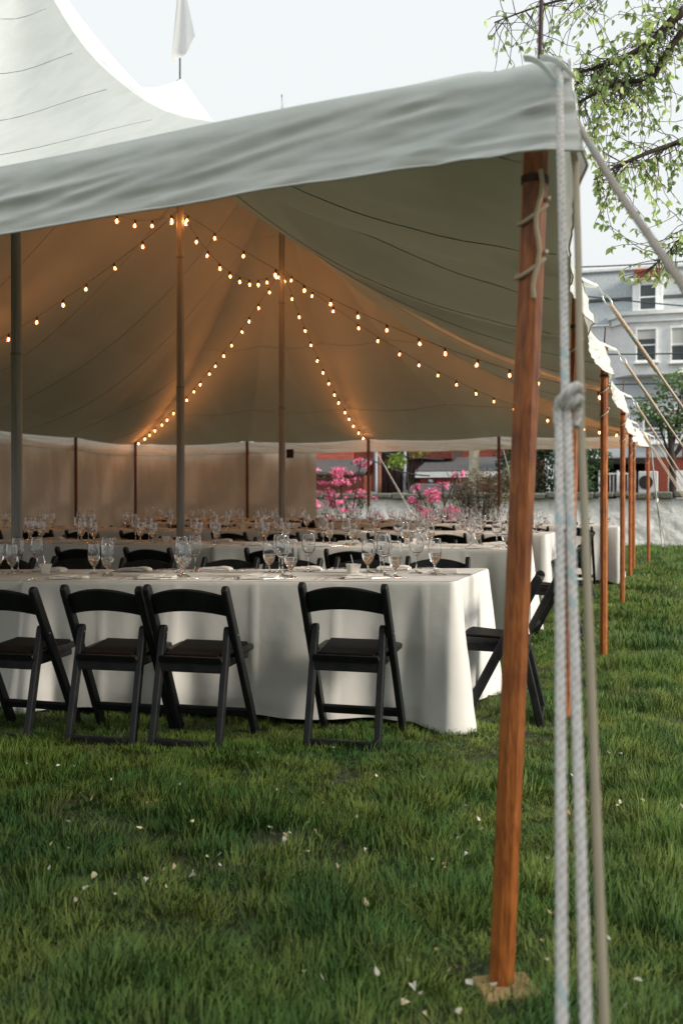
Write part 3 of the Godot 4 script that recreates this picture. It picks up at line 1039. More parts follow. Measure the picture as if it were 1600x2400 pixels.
func build_tables() -> void:
	make_ware()
	var W := 1.05
	# [right x, left x, front z, tilt, label]
	var tb := [
		[-0.95, -3.5, -4.95, 0.025, "front table's long white cloth, its corner fold trailing on the grass"],
		[-3.53, -5.95, -5.02, 0.02, "white cloth of the table left of the front one, mostly out of frame"],
		[-1.02, -3.6, -7.8, 0.0, "white cloth of the second row table at the lawn end"],
		[-3.63, -6.1, -7.84, 0.0, "white cloth of the second row table behind the left chairs"],
		[-1.1, -3.6, -10.9, 0.0, "white cloth of the third row table at the lawn end"],
		[-3.63, -6.1, -10.92, 0.0, "white cloth of the third row's middle table"],
		[-6.13, -8.6, -10.9, 0.0, "white cloth of the third row's leftmost table"],
		[-0.43, -2.9, -13.6, 0.0, "white cloth of the fourth row table reaching furthest onto the lawn"],
		[-2.93, -4.75, -13.9, 0.0, "white cloth of the short fourth row table beside the deepest pole"],
		[-5.35, -7.8, -13.85, 0.0, "white cloth of the fourth row table left of the deepest pole"],
		[-2.0, -4.5, -16.2, 0.0, "white cloth of the back row table by the open end"],
		[-4.53, -7.0, -16.25, 0.0, "white cloth of the back row table before the curtain's edge"],
		[-7.03, -9.3, -16.2, 0.0, "white cloth of the back row table in the curtained corner"]]
	var shapes := {}
	for k in tb.size():
		var q: Array = tb[k]
		var L: float = q[0] - q[1]
		var key := "%.2f/%.3f/%d" % [L, q[3], k % 3 if k > 1 else 10 + k]
		if not shapes.has(key):
			shapes[key] = skirt_cloth(L, W, q[3], k, 1.0 if k < 3 else 0.6).mesh()
		var cx: float = (q[0] + q[1]) / 2
		var cz: float = q[2] - W / 2
		var o := put("tablecloth", shapes[key], M.cloth)
		var gy := gh(q[0], cz) if k != 1 else gh(-0.95, -5.5) - 0.064
		o.position = V(cx, gy, cz)
		tag(o, q[4], "tablecloth", "white cloths on the long tables")
		q.append(gy + 0.754)
	var top := func(k: int, x: float, z: float) -> Vector3:
		return V(x, float(tb[k][5]) + float(tb[k][3]) * (x - float(tb[k][0])), z)
	# front table, item by item
	var gl := [
		[0, -1.59, -5.6, "G", "half full water goblet just right of the white bowl on the front table"],
		[0, -1.52, -5.62, "W", "empty wine glass leaning close to the goblet beside the white bowl, back of its cluster"],
		[0, -1.43, -5.36, "W", "empty wine glass in the middle of the front table's right cluster"],
		[0, -1.33, -5.22, "G", "half full water goblet nearest the viewer at the front table's right end"],
		[0, -1.29, -5.55, "W", "tallest wine glass of the front table, right of its cluster"],
		[0, -1.2, -5.63, "G", "half full water goblet furthest right on the front table"],
		[0, -2.22, -5.63, "G", "half full goblet at the left of the front table's middle cluster"],
		[0, -2.15, -5.62, "W", "wine glass behind the middle goblets of the front table"],
		[0, -2.02, -5.33, "W", "wine glass at the centre of the front table's middle cluster"],
		[0, -1.93, -5.22, "G", "half full water goblet in front of the middle cluster of the front table"],
		[0, -2.0, -5.72, "W", "wine glass furthest back in the front table's middle cluster"],
		[0, -2.84, -5.68, "G", "half full goblet left in the front table's second cluster from the left"],
		[0, -2.7, -5.42, "W", "wine glass between two goblets, above the second chair"],
		[0, -2.62, -5.3, "I", "iced water goblet above the second front chair"],
		[0, -2.77, -5.75, "W", "wine glass half hidden behind the iced goblet's cluster"],
		[0, -3.42, -5.62, "G", "water goblet hidden behind the lone iced goblet, front table's left end"],
		[0, -3.18, -5.38, "I", "iced water goblet standing above the third front chair, front table's left end"],
		[0, -3.28, -5.55, "W", "wine glass right behind the iced goblet at the front table's left end"],
		[1, -4.02, -5.6, "I", "iced water goblet at the picture's left edge"],
		[1, -4.08, -5.75, "W", "wine glass behind the iced goblet at the picture's left edge"],
		[1, -3.98, -5.82, "W", "right wine glass of the cluster at the picture's left edge"],
		[1, -4.2, -5.7, "G", "water goblet cut by the picture's left edge"]]
	for g in gl:
		glass(top.call(g[0], g[1], g[2]), g[3], g[4], "glasses on the front table")
	bowl(top.call(0, -1.62, -5.4), "white square bowl at the front table's right cluster", true)
	bowl(top.call(1, -3.78, -5.62), "white square bowl on the table at the picture's left", true)
	var nk := [[0, -1.48, -5.14, 0.25, "folded napkin before the right front chair"], [0, -2.08, -5.13, 0.2, "folded napkin before the second front chair from the right"], [0, -2.72, -5.15, 0.22, "folded napkin before the third front chair from the right"], [0, -3.3, -5.15, 0.2, "folded napkin at the front table's left near edge"], [0, -1.5, -5.86, 3.3, "folded napkin behind the right glass cluster of the front table"], [0, -2.06, -5.83, 3.35, "folded napkin right of the middle cluster on the far side of the front table"], [0, -2.68, -5.86, 3.3, "folded napkin left of the middle cluster on the far side of the front table"], [0, -3.26, -5.86, 3.35, "folded napkin at the far left side of the front table"], [0, -1.1, -5.5, 1.75, "folded napkin at the right end of the front table"], [1, -3.9, -5.85, 3.3, "folded napkin behind the left white bowl"]]
	for q in nk:
		lay("napkin", P.napkin, M.napkin, top.call(q[0], q[1], q[2]), q[3], q[4], "napkin", "napkins on the front table", 0.025 if q[0] == 0 else 0.02)
	for q in [[-1.66, -5.1, 0.55, "rightmost"], [-2.26, -5.1, 0.5, "second right"], [-2.9, -5.12, 0.5, "third right"], [-3.44, -5.1, 0.5, "leftmost"]]:
		lay("fork", P.fork, M.steel, top.call(0, q[0], q[1]), -q[2], "outer fork left of the %s near side napkin on the front table" % q[3], "fork", "near forks of the front table")
		lay("fork", P.fork, M.steel, top.call(0, q[0] + 0.045, q[1] + 0.005), -q[2] + 0.1, "inner fork touching the %s near side napkin on the front table" % q[3], "fork", "near forks of the front table")
	for q in [[-1.33, -5.1, "rightmost"], [-1.93, -5.08, "second right"], [-2.56, -5.09, "third right"], [-3.14, -5.1, "leftmost"]]:
		lay("knife", P.knife, M.steel, top.call(0, q[0], q[1]), -0.75, "steel knife right of the %s near side napkin on the front table" % q[2], "knife", "near knives of the front table")
	for q in [[-1.36, -5.83, "rightmost"], [-1.9, -5.83, "second right"], [-2.5, -5.84, "third right"], [-3.08, -5.84, "leftmost"]]:
		lay("fork", P.fork, M.steel, top.call(0, q[0], q[1]), 2.1, "inner fork right of the %s far side napkin on the front table" % q[2], "fork", "far forks of the front table")
		lay("fork", P.fork, M.steel, top.call(0, q[0] + 0.05, q[1]), 2.2, "outer fork right of the %s far side napkin on the front table" % q[2], "fork", "far forks of the front table")
		lay("knife", P.knife, M.steel, top.call(0, q[0] - 0.3, q[1] + 0.06), 2.2, "steel knife left of the %s far side napkin on the front table" % q[2], "knife", "far knives of the front table")
	lay("fork", P.fork, M.steel, top.call(0, -1.16, -5.36), 1.1, "fork lying apart at the right end of the front table", "fork")
	lay("knife", P.knife, M.steel, top.call(0, -1.05, -5.36), 1.65, "knife beside the end napkin of the front table", "knife")
	# rows behind
	var rowname := {2: "second", 3: "second", 4: "third", 5: "third", 6: "third", 7: "fourth", 8: "fourth", 9: "fourth", 10: "back", 11: "back", 12: "back"}
	var end := {2: "lawn end", 3: "left", 4: "lawn end", 5: "middle", 6: "leftmost", 7: "lawn end", 8: "short", 9: "left", 10: "open end", 11: "curtain edge", 12: "corner"}
	for k in range(2, tb.size()):
		var x0: float = tb[k][0]
		var x1: float = tb[k][1]
		var zf: float = tb[k][2]
		var n := 4 if x0 - x1 > 2.0 else 3
		var which := "%s row's %s table" % [rowname[k], end[k]]
		var grp := "ware on the " + which
		for s in n:
			var x := x0 - (s + 0.5) * (x0 - x1) / n + rf(-0.03, 0.03)
			for far in 2:
				var zz := zf - 0.42 - 0.2 * far + rf(-0.03, 0.03)
				var dx := 0.17 if far == 0 else -0.1
				glass(top.call(k, x + dx, zz), "G" if rng.randf() < 0.7 else "L", "water goblet, %s place from the lawn, %s side, %s" % [ORD[s], "far" if far else "near", which], grp)
				glass(top.call(k, x + dx - 0.075 + rf(-0.02, 0.02), zz - 0.05 + rf(-0.03, 0.03)), "W", "empty wine glass, %s place from the lawn, %s side, %s" % [ORD[s], "far" if far else "near", which], grp)
				lay("napkin", P.napkin, M.napkin, top.call(k, x, zf - (W - 0.17 if far else 0.18)), rf(-0.1, 0.1) + PI * far + 0.2, "folded napkin, %s place from the lawn, %s side, %s" % [ORD[s], "far" if far else "near", which], "napkin", grp)
				if k < 7:
					lay("fork", P.fork, M.steel, top.call(k, x - 0.17 + 0.32 * far, zf - (W - 0.17 if far else 0.17)), PI * far - 0.5, "steel fork, %s place from the lawn, %s side, %s" % [ORD[s], "far" if far else "near", which], "fork", grp)
					if far == 0:
						lay("knife", P.knife, M.steel, top.call(k, x + 0.16, zf - 0.15), -0.7, "steel knife, %s place from the lawn, near side, %s" % [ORD[s], which], "knife", grp)
	for q in [[2, -1.95, -8.15, "white square bowl on the second row's lawn end table", true], [3, -4.3, -8.3, "white square bowl on the second row's left table", true], [5, -4.85, -11.4, "white square bowl on the third row's middle table", true], [4, -1.55, -11.3, "white square bowl at the lawn end of the third row", false], [6, -7.6, -11.4, "white square bowl on the third row's leftmost table", true], [9, -6.1, -14.3, "white square bowl on the fourth row, left of the deepest pole", false]]:
		bowl(top.call(q[0], q[1], q[2]), q[3], q[4])

# ------------------------------------------------------------------ chairs
func make_chair(label: String, group: String) -> Node3D:
	var t := thing("folding_chair", label, "chair", Vector3.ZERO, 0.0, group)
	for s in [-1.0, 1.0]:
		var m := MB.new()
		m.bar(PackedVector3Array([V(s * 0.206, 0.0, -0.205), V(s * 0.203, 0.39, -0.004), V(s * 0.2, 0.752, 0.186)]), V(1, 0, 0), 0.032, 0.05, 0.007, true)
		put("front_post", m, M.black, t)
	for s in [-1.0, 1.0]:
		var m := MB.new()
		m.bar(PackedVector3Array([V(s * 0.171, 0.0, 0.205), V(s * 0.1685, 0.3, 0.135), V(s * 0.167, 0.552, 0.076)]), V(1, 0, 0), 0.033, 0.04, 0.007, true)
		put("rear_leg", m, M.black, t)
	var m1 := MB.new()
	m1.bar(PackedVector3Array([V(-0.156, 0.022, 0.2), V(0.156, 0.022, 0.2)]), V(0, 1, 0), 0.044, 0.03, 0.006)
	put("rear_crossbar", m1, M.black, t)
	var m2 := MB.new()
	m2.bar(PackedVector3Array([V(-0.19, 0.115, -0.147), V(0.19, 0.115, -0.147)]), V(0, 1, 0.5), 0.045, 0.022, 0.005)
	put("front_stretcher", m2, M.black, t)
	# backrest: curved panel with arched top and bottom
	var m3 := MB.new()
	var rings := []
	for k in 17:
		var f := k / 16.0 * 2.0 - 1.0
		var x := f * 0.188
		var arch := 1.0 - f * f
		var yt := 0.726 + 0.034 * arch
		var yb := 0.628 + 0.024 * arch
		var yc := (yt + yb) / 2
		var zc := -0.205 + 0.391 * (yc / 0.752) + 0.022 * arch - 0.004
		rings.append(MB.sect(V(x, yc, zc), V(0, 0.887, 0.461), V(0, -0.461, 0.887), (yt - yb) / 0.887, 0.017, 0.006))
	m3.loft(rings)
	put("backrest", m3, M.black, t)
	# seat: shell and vinyl pad
	var m4 := MB.new()
	var sr := []
	for q in [[0.145, 0.325, 0.425], [0.14, 0.33, 0.428], [0.03, 0.33, 0.437], [0.0, 0.35, 0.44], [-0.02, 0.4, 0.442], [-0.19, 0.405, 0.452], [-0.225, 0.37, 0.45], [-0.235, 0.3, 0.446]]:
		sr.append(MB.sect(V(0, q[2] - 0.012, q[0]), V(1, 0, 0), V(0, 1, 0), q[1], 0.03, 0.01))
	m4.loft(sr)
	put("seat", m4, M.black, t)
	var m5 := MB.new()
	var pr := []
	for q in [[0.13, 0.26, 0.43, 0.008], [0.12, 0.285, 0.434, 0.014], [-0.02, 0.3, 0.447, 0.016], [-0.19, 0.34, 0.459, 0.015], [-0.21, 0.31, 0.456, 0.008]]:
		pr.append(MB.sect(V(0, q[2], q[0]), V(1, 0, 0), V(0, 1, 0), q[1], q[3], q[3] * 0.45))
	m5.loft(pr)
	put("seat_pad", m5, M.pad, t)
	var m6 := MB.new()
	m6.bar(PackedVector3Array([V(-0.152, 0.385, 0.128), V(0.152, 0.385, 0.128)]), V(0, 1, 0), 0.062, 0.02, 0.004)
	for s in [-1.0, 1.0]:
		m6.bar(PackedVector3Array([V(s * 0.155, 0.392, 0.13), V(s * 0.16, 0.405, -0.2)]), V(0, 1, 0), 0.045, 0.02, 0.004)
	put("seat_rail", m6, M.black, t)
	for s in [-1.0, 1.0]:
		var r := MB.new()
		r.tube(PackedVector3Array([V(s * 0.148, 0.535, 0.08), V(s * 0.224, 0.535, 0.08)]), 0.005, 0.005, 8)
		put("rivet", r, M.galv, t)
	return t

func build_chairs() -> void:
	var L := [
		[-1.39, -4.63, 0.03, "black folding chair at the front, rightmost, standing apart from the others"],
		[-2.12, -4.47, 0.04, "black folding chair at the front, second from the right, touching its left neighbour"],
		[-2.57, -4.46, 0.05, "black folding chair at the front, third from the right"],
		[-3.13, -4.44, 0.0, "black folding chair at the front, cut by the picture's left edge"],
		[-0.76, -5.3, PI / 2 + 0.07, "black folding chair seen from the side at the front table's right end"]]
	var c0: Node3D
	for q in L:
		var at := V(q[0], gh(q[0], q[1]), q[1])
		if c0 == null:
			c0 = make_chair(q[3], "black folding chairs at the tables")
			c0.position = at
			c0.rotation.y = q[2]
		else:
			dup(c0, "folding_chair", at, q[2], q[3])
	var place := func(x: float, z: float, turn: float, label: String, group: String) -> void:
		dup(c0, "folding_chair", V(x, gh(x, z), z), turn + rf(-0.06, 0.06), label, group)
	var fx := [-1.36, -1.86, -2.4, -2.86, -3.5, -4.08, -4.65]
	for j in 7:
		place.call(fx[j], -6.3 + rf(-0.05, 0.05), PI, "black folding chair facing the viewer, %s from the right, behind the front table" % ORD[j], "chairs on the far side of the front table")
	var rows := [
		[-7.45, -8.95, [-2.2, -2.85, -3.9, -4.55], [-1.35, -1.95, -2.5, -3.15, -3.95, -4.6, -5.75], "second"],
		[-10.55, -12.05, [-1.5, -2.1, -2.75, -3.3, -3.95, -4.55, -5.75, -6.5, -7.1, -7.8], [-1.5, -2.15, -2.75, -3.35, -4.0, -4.6, -5.3, -6.0, -6.7, -7.4], "third"],
		[-13.35, -15.05, [-0.95, -1.5, -2.1, -2.75, -3.4, -5.9, -6.6, -7.3], [-0.9, -1.55, -2.2, -2.8, -3.45, -4.1, -5.8, -6.5, -7.2], "fourth"],
		[-15.85, -17.3, [-2.4, -3.0, -3.7, -4.2, -4.9, -5.6, -6.4, -7.5, -8.2], [], "back"]]
	for r in rows:
		for j in r[2].size():
			var x: float = r[2][j]
			place.call(x, float(r[0]) + rf(-0.05, 0.05), 0.0, "black folding chair, %s from the lawn, on the near side of the %s table row" % [ORD[j], r[4]], "chairs on the near side of the %s row" % r[4])
		for j in r[3].size():
			var x: float = r[3][j]
			place.call(x, float(r[1]) + rf(-0.05, 0.05), PI, "black folding chair, %s from the lawn, on the far side of the %s table row" % [ORD[j], r[4]], "chairs on the far side of the %s row" % r[4])
	place.call(-0.85, -11.45, PI / 2, "black folding chair at the lawn end of the third row, beside the hanging ropes", "end chairs")
	place.call(-0.78, -8.3, PI / 2 - 0.1, "black folding chair at the lawn end of the second row, behind the corner pole", "end chairs")

# ------------------------------------------------------------------ ropes
func rope_shape(m: MB, pts: PackedVector3Array, r: float, twist := true, base := Color(0.84, 0.83, 0.79)) -> void:
	m.colored = true
	# resample so that the strands twist evenly
	var seg := 0.008 if r > 0.006 and twist else 0.05
	var fine := PackedVector3Array()
	for k in pts.size() - 1:
		var l := pts[k].distance_to(pts[k + 1])
		var n := maxi(1, int(l / seg))
		for i in n:
			fine.append(pts[k].lerp(pts[k + 1], float(i) / n))
	fine.append(pts[pts.size() - 1])
	var u := Vector3.ZERO
	var rings := []
	var cols := PackedColorArray()
	var sides := 15 if twist else 7
	var s := 0.0
	for k in fine.size():
		var t := (fine[mini(k + 1, fine.size() - 1)] - fine[maxi(k - 1, 0)]).normalized()
		if u == Vector3.ZERO:
			u = t.cross(Vector3.UP if absf(t.y) < 0.9 else Vector3.RIGHT).normalized()
		u = (u - t * u.dot(t)).normalized()
		var w := u.cross(t)
		if k > 0:
			s += fine[k].distance_to(fine[k - 1])
		var ring := PackedVector3Array()
		for i in sides:
			var a := TAU * i / sides
			var lay_ := a - s / (r * 6.2) * TAU
			var rr := r * (0.7 + 0.36 * absf(sin(lay_ * 1.5))) if twist else r
			ring.append(fine[k] + (u * cos(a) + w * sin(a)) * rr)
			var strand := int(floor(fposmod(lay_ / TAU * 3.0, 3.0)))
			var c := base * (0.88 + 0.12 * nz.get_noise_2d(s * 900.0, a * 50.0))
			if twist and strand == 0 and nz.get_noise_1d(s * 260.0) > 0.18:
				c = c.lerp(Color(0.25, 0.5, 0.5), 0.55)
			elif twist and absf(sin(lay_ * 1.5)) < 0.5:
				c = c.lerp(Color(0.36, 0.22, 0.17), 0.6)  # grooves between strands darkened, their shading put into the rope colour
			cols.append(c)
		rings.append(ring)
	var at := m.v.size()
	m.loft(rings)
	for k in cols.size():
		m.c[at + k] = cols[k]

func hook(t: Node3D, at: Vector3, dir: Vector3, size := 1.0) -> void:
	# webbing ring and snap hook in line with the rope
	var side := dir.cross(Vector3.UP).normalized()
	var m := MB.new()
	var up := side.cross(dir).normalized()
	var pts := PackedVector3Array()
	for k in 21:
		var a := TAU * k / 20.0
		pts.append(at + dir * (0.05 + 0.038 * cos(a)) * size + up * 0.014 * size * sin(a))
	m.tube(pts, 0.0042 * size, 0.0042 * size, 8)
	put("snap_hook", m, M.galv, t)
	var m2 := MB.new()
	m2.tube(PackedVector3Array([at - dir * 0.06 * size, at + dir * 0.018 * size]), 0.005 * size, 0.005 * size, 8)
	put("shackle_rod", m2, M.galv, t)

func stake(at: Vector3, label: String) -> void:
	var t := thing("tent_stake", label, "stake", V(at.x, gh(at.x, at.z), at.z))
	var m := MB.new()
	m.tube(PackedVector3Array([V(0.02, -0.1, 0), V(-0.02, 0.14, 0)]), 0.013, 0.013, 10)
	put("shaft", m, M.rust, t)
	var h := MB.new()
	h.lathe(PackedVector2Array([Vector2(0.0, 0.165), Vector2(0.02, 0.163), Vector2(0.022, 0.15), Vector2(0.02, 0.138), Vector2(0.0, 0.136)]), V(-0.022, 0, 0), 12)
	put("head", h, M.galv, t)

func build_ropes() -> void:
	# foreground: main corner rope from the pin to a stake close to the camera, with a hitch
	var t := thing("guy_rope", "thick white twisted guy rope hitched in three strands in the foreground", "rope", Vector3.ZERO, 0.0, "guy ropes")
	var m := MB.new()
	rope_shape(m, PackedVector3Array([V(-0.262, 2.2, -2.425), V(-0.235, 2.2, -2.39), V(-0.208, 2.17, -2.33), V(-0.19, 1.9, -2.16), V(-0.172, 1.6, -2.03), V(-0.158, 1.38, -1.9), V(-0.15, 1.3, -1.86), V(-0.082, 0.48, -1.33), V(-0.055, 0.05, -1.06)]), 0.0085)
	put("standing_rope", m, M.rope, t)
	var m2 := MB.new()
	rope_shape(m2, PackedVector3Array([V(-0.165, 1.305, -1.862), V(-0.112, 0.48, -1.32), V(-0.085, 0.05, -1.05)]), 0.0085)
	put("return_rope", m2, M.rope, t)
	var m3 := MB.new()
	var kn := PackedVector3Array()
	# hitch: the returning strand rises, crosses in front, wraps round behind and drops
	for q in [V(-0.166, 1.3, -1.86), V(-0.1685, 1.33, -1.868), V(-0.163, 1.348, -1.86), V(-0.15, 1.362, -1.858), V(-0.137, 1.374, -1.872), V(-0.131, 1.37, -1.9), V(-0.14, 1.362, -1.92), V(-0.156, 1.354, -1.915), V(-0.163, 1.342, -1.895), V(-0.155, 1.335, -1.873), V(-0.141, 1.345, -1.868), V(-0.131, 1.352, -1.885), V(-0.134, 1.335, -1.9), V(-0.137, 1.3, -1.885)]:
		kn.append(q)
	var smooth := PackedVector3Array()
	for k in kn.size() - 1:
		for i in 5:
			smooth.append(kn[k].cubic_interpolate(kn[k + 1], kn[maxi(k - 1, 0)], kn[mini(k + 2, kn.size() - 1)], i / 5.0))
	smooth.append(kn[kn.size() - 1])
	rope_shape(m3, smooth, 0.0088)
	put("hitch_knot", m3, M.rope, t)
	var t2 := thing("guy_rope", "tan braided guy rope falling from the corner hook behind the white strands", "rope", Vector3.ZERO, 0.0, "guy ropes")
	var n2 := MB.new()
	rope_shape(n2, PackedVector3Array([V(-0.188, 2.045, -2.41), V(-0.168, 1.9, -2.3), V(-0.15, 1.66, -2.12), V(-0.128, 1.3, -1.89), V(-0.06, 0.46, -1.36), V(-0.03, 0.05, -1.1)]), 0.0075, false, Color(0.5, 0.43, 0.31))
	put("rope_length", n2, M.rope, t2)
	hook(t2, V(-0.186, 2.135, -2.40), V(0.06, -0.95, 0.12).normalized(), 1.15)
	var t3 := thing("guy_rope", "thick twisted guy rope slanting down to the right from the front corner", "rope", Vector3.ZERO, 0.0, "guy ropes")
	var n3 := MB.new()
	var a3 := V(-0.186, 2.075, -2.41)
	var b3 := V(0.055, 1.52, -1.8)
	rope_shape(n3, PackedVector3Array([a3, a3.lerp(b3, 0.5) - V(0, 0.012, 0), b3, b3 + (b3 - a3) * 2.5]), 0.008, true, Color(0.52, 0.49, 0.43))
	put("rope_length", n3, M.rope, t3)
	# side guys out to the lawn
	var side := [[1, 1.15, "rope from the hook beside the hidden second lawn edge pole", true, "second pole's guy rope"], [2, 1.15, "rope from the hook at the dark brown lawn edge pole", true, "dark brown pole's guy rope"], [3, 1.1, "rope from the third lawn edge pole down to the lawn", true, "third pole's guy rope"], [4, 1.1, "rope from the fourth lawn edge pole down to the lawn", false, "fourth pole's guy rope"], [5, 1.1, "rope from the fifth lawn edge pole down to the lawn", false, "fifth pole's guy rope"], [6, 1.2, "rope from the far right corner pole out to the lawn", false, "far right corner's side guy rope"]]
	for q in side:
		var p: Vector3 = poles[q[0]]
		var far: bool = not q[3]
		var a := V(p.x + 0.075, p.y - 0.03, p.z + 0.02)
		var b := V(q[1], gh(q[1], p.z) + 0.06, p.z + 0.02)
		var d := (b - a).normalized()
		var g := thing("guy_rope", "pale guy " + String(q[2]), "rope", Vector3.ZERO, 0.0, "guy ropes")
		hook(g, a + d * 0.06, d, 1.0)
		var r0 := a + d * 0.15
		var k := MB.new()
		rope_shape(k, PackedVector3Array([r0, b]), 0.0075 if not far else 0.008, true, Color(0.62, 0.54, 0.42))
		put("rope_length", k, M.rope, g)
		var e := MB.new()
		e.colored = true
		rope_shape(e, PackedVector3Array([r0 - d * 0.01, r0 + d * 0.02, r0 + d * 0.36, r0 + d * 0.4]), 0.0115, true, Color(0.6, 0.5, 0.37))
		put("eye_splice", e, M.rope, g)
		# canvas tab pulled out to the hook
		var w := MB.new()
		var p0 := p + V(-0.02, 0.0, 0.02)
		var rows := []
		for f in [0.0, 0.5, 1.0]:
			var c := p0.lerp(a + d * 0.03, f)
			var half := lerpf(0.12, 0.018, f)
			rows.append(PackedVector3Array([c + V(0, -0.02 * (1.0 - f), half), c + V(0, 0.012, half * 0.4), c + V(0, 0.012, -half * 0.4), c + V(0, -0.02 * (1.0 - f), -half)]))
		w.grid(rows)
		put("canvas_tab", w, M.canvas, g)
		stake(b, "steel stake in the lawn at the foot of the " + String(q[4]))
	# far corner guy, back to a stake near the wall
	var fc: Vector3 = poles[6]
	var st := V(0.2, gh(0.2, -20.9), -20.9)
	var g2 := thing("guy_rope", "thin doubled guy rope from the far right tent corner to a stake by the wall", "rope", Vector3.ZERO, 0.0, "guy ropes")
	var k2 := MB.new()
	var mid := fc.lerp(st, 0.52)
	rope_shape(k2, PackedVector3Array([fc + V(0.03, -0.05, -0.03), mid]), 0.014, false)
	put("upper_rope", k2, M.rope, g2)
	for s in [-1.0, 1.0]:
		var k3 := MB.new()
		rope_shape(k3, PackedVector3Array([mid, st + V(s * 0.035, 0.12, 0)]), 0.009, false)
		put("lower_strand", k3, M.rope, g2)
	var k4 := MB.new()
	k4.colored = true
	k4.tube(PackedVector3Array([mid + V(0, 0.035, 0), mid + V(0, 0.0, 0), mid - V(0, 0.03, 0)]), 0.03, 0.025, 10)
	put("knot", k4, M.rope, g2)
	stake(st, "steel stake near the white wall holding the far corner guy rope")
	# guy ropes outside the open back
	for q in [[8, V(-4.4, 0, -20.2), "guy rope outside the back pole by the left azalea"], [7, V(-2.45, 0, -20.4), "guy rope outside the back pole before the hedge"]]:
		var p: Vector3 = poles[q[0]]
		var s: Vector3 = q[1]
		s.y = gh(s.x, s.z)
		var g := thing("guy_rope", "pale " + String(q[2]), "rope", Vector3.ZERO, 0.0, "guy ropes")
		for o in [0.0, 0.06]:
			var k := MB.new()
			rope_shape(k, PackedVector3Array([p + V(0.02, -0.02, -0.05), s + V(o, 0.05, 0)]), 0.0065, false)
			put("rope_strand", k, M.rope, g)

# ------------------------------------------------------------------ greenery
func leaf_mesh(fold := 0.25, curl := 0.25, wide := 0.26) -> ArrayMesh:
	# length 1 along +z, midrib at x = 0
	var m := MB.new()
	var left := []
	var prof := [[0.0, 0.04], [0.12, 0.55], [0.34, 1.0], [0.58, 0.86], [0.82, 0.42], [1.0, 0.02]]
	for q in prof:
		var z: float = q[0]
		var w: float = wide * float(q[1])
		var y := -curl * z * z
		left.append(PackedVector3Array([V(-w, y + fold * w, z), V(0, y, z), V(w, y + fold * w, z)]))
	m.grid(left)
	return m.mesh()

func cloud(parent: Node, called: String, blobs: Array, count: int, size: float, cols: Array, mesh: ArrayMesh, m: Material) -> void:
	var mm := MultiMesh.new()
	mm.transform_format = MultiMesh.TRANSFORM_3D
	mm.use_colors = true
	mm.mesh = mesh
	mm.instance_count = count
	var total := 0.0
	for b in blobs:
		total += pow((b[1] as Vector3).x * (b[1] as Vector3).y * (b[1] as Vector3).z, 0.667)
	var at := 0
	for k in blobs.size():
		var r: Vector3 = blobs[k][1]
		var n := int(count * pow(r.x * r.y * r.z, 0.667) / total)
		if k == blobs.size() - 1:
			n = count - at
		var hue := rf(0.0, 1.0)
		for i in n:
			if at >= count:
				break
			var d := V(rng.randfn(), rng.randfn(), rng.randfn()).normalized() * pow(rng.randf(), 0.4)
			var p: Vector3 = blobs[k][0] + d * r
			var s := size * rf(0.6, 1.25)
			var bs := Basis.from_euler(V(rf(-1.2, 1.2), rf(0, TAU), rf(-1, 1))).scaled(V(s, s, s))
			mm.set_instance_transform(at, Transform3D(bs, p))
			var c: Color = cols[rng.randi() % cols.size()]
			c = c.lerp(cols[0], 0.35 * hue) * rf(0.75, 1.25)
			c.a = 1.0
			mm.set_instance_color(at, c)
			at += 1
	var o := MultiMeshInstance3D.new()
	o.multimesh = mm
	o.material_override = m
	var nm := called
	var k2 := 0
	while parent.has_node(nm):
		k2 += 1
		nm = "%s_%03d" % [called, k2]
	o.name = nm
	parent.add_child(o)
	o.set_meta("kind", "stuff")

func curve_pts(pts: Array, n := 6) -> PackedVector3Array:
	var o := PackedVector3Array()
	for k in pts.size() - 1:
		var a: Vector3 = pts[k]
		for i in n:
			o.append(a.cubic_interpolate(pts[k + 1], pts[maxi(k - 1, 0)], pts[mini(k + 2, pts.size() - 1)], float(i) / n))
	o.append(pts[pts.size() - 1])
	return o

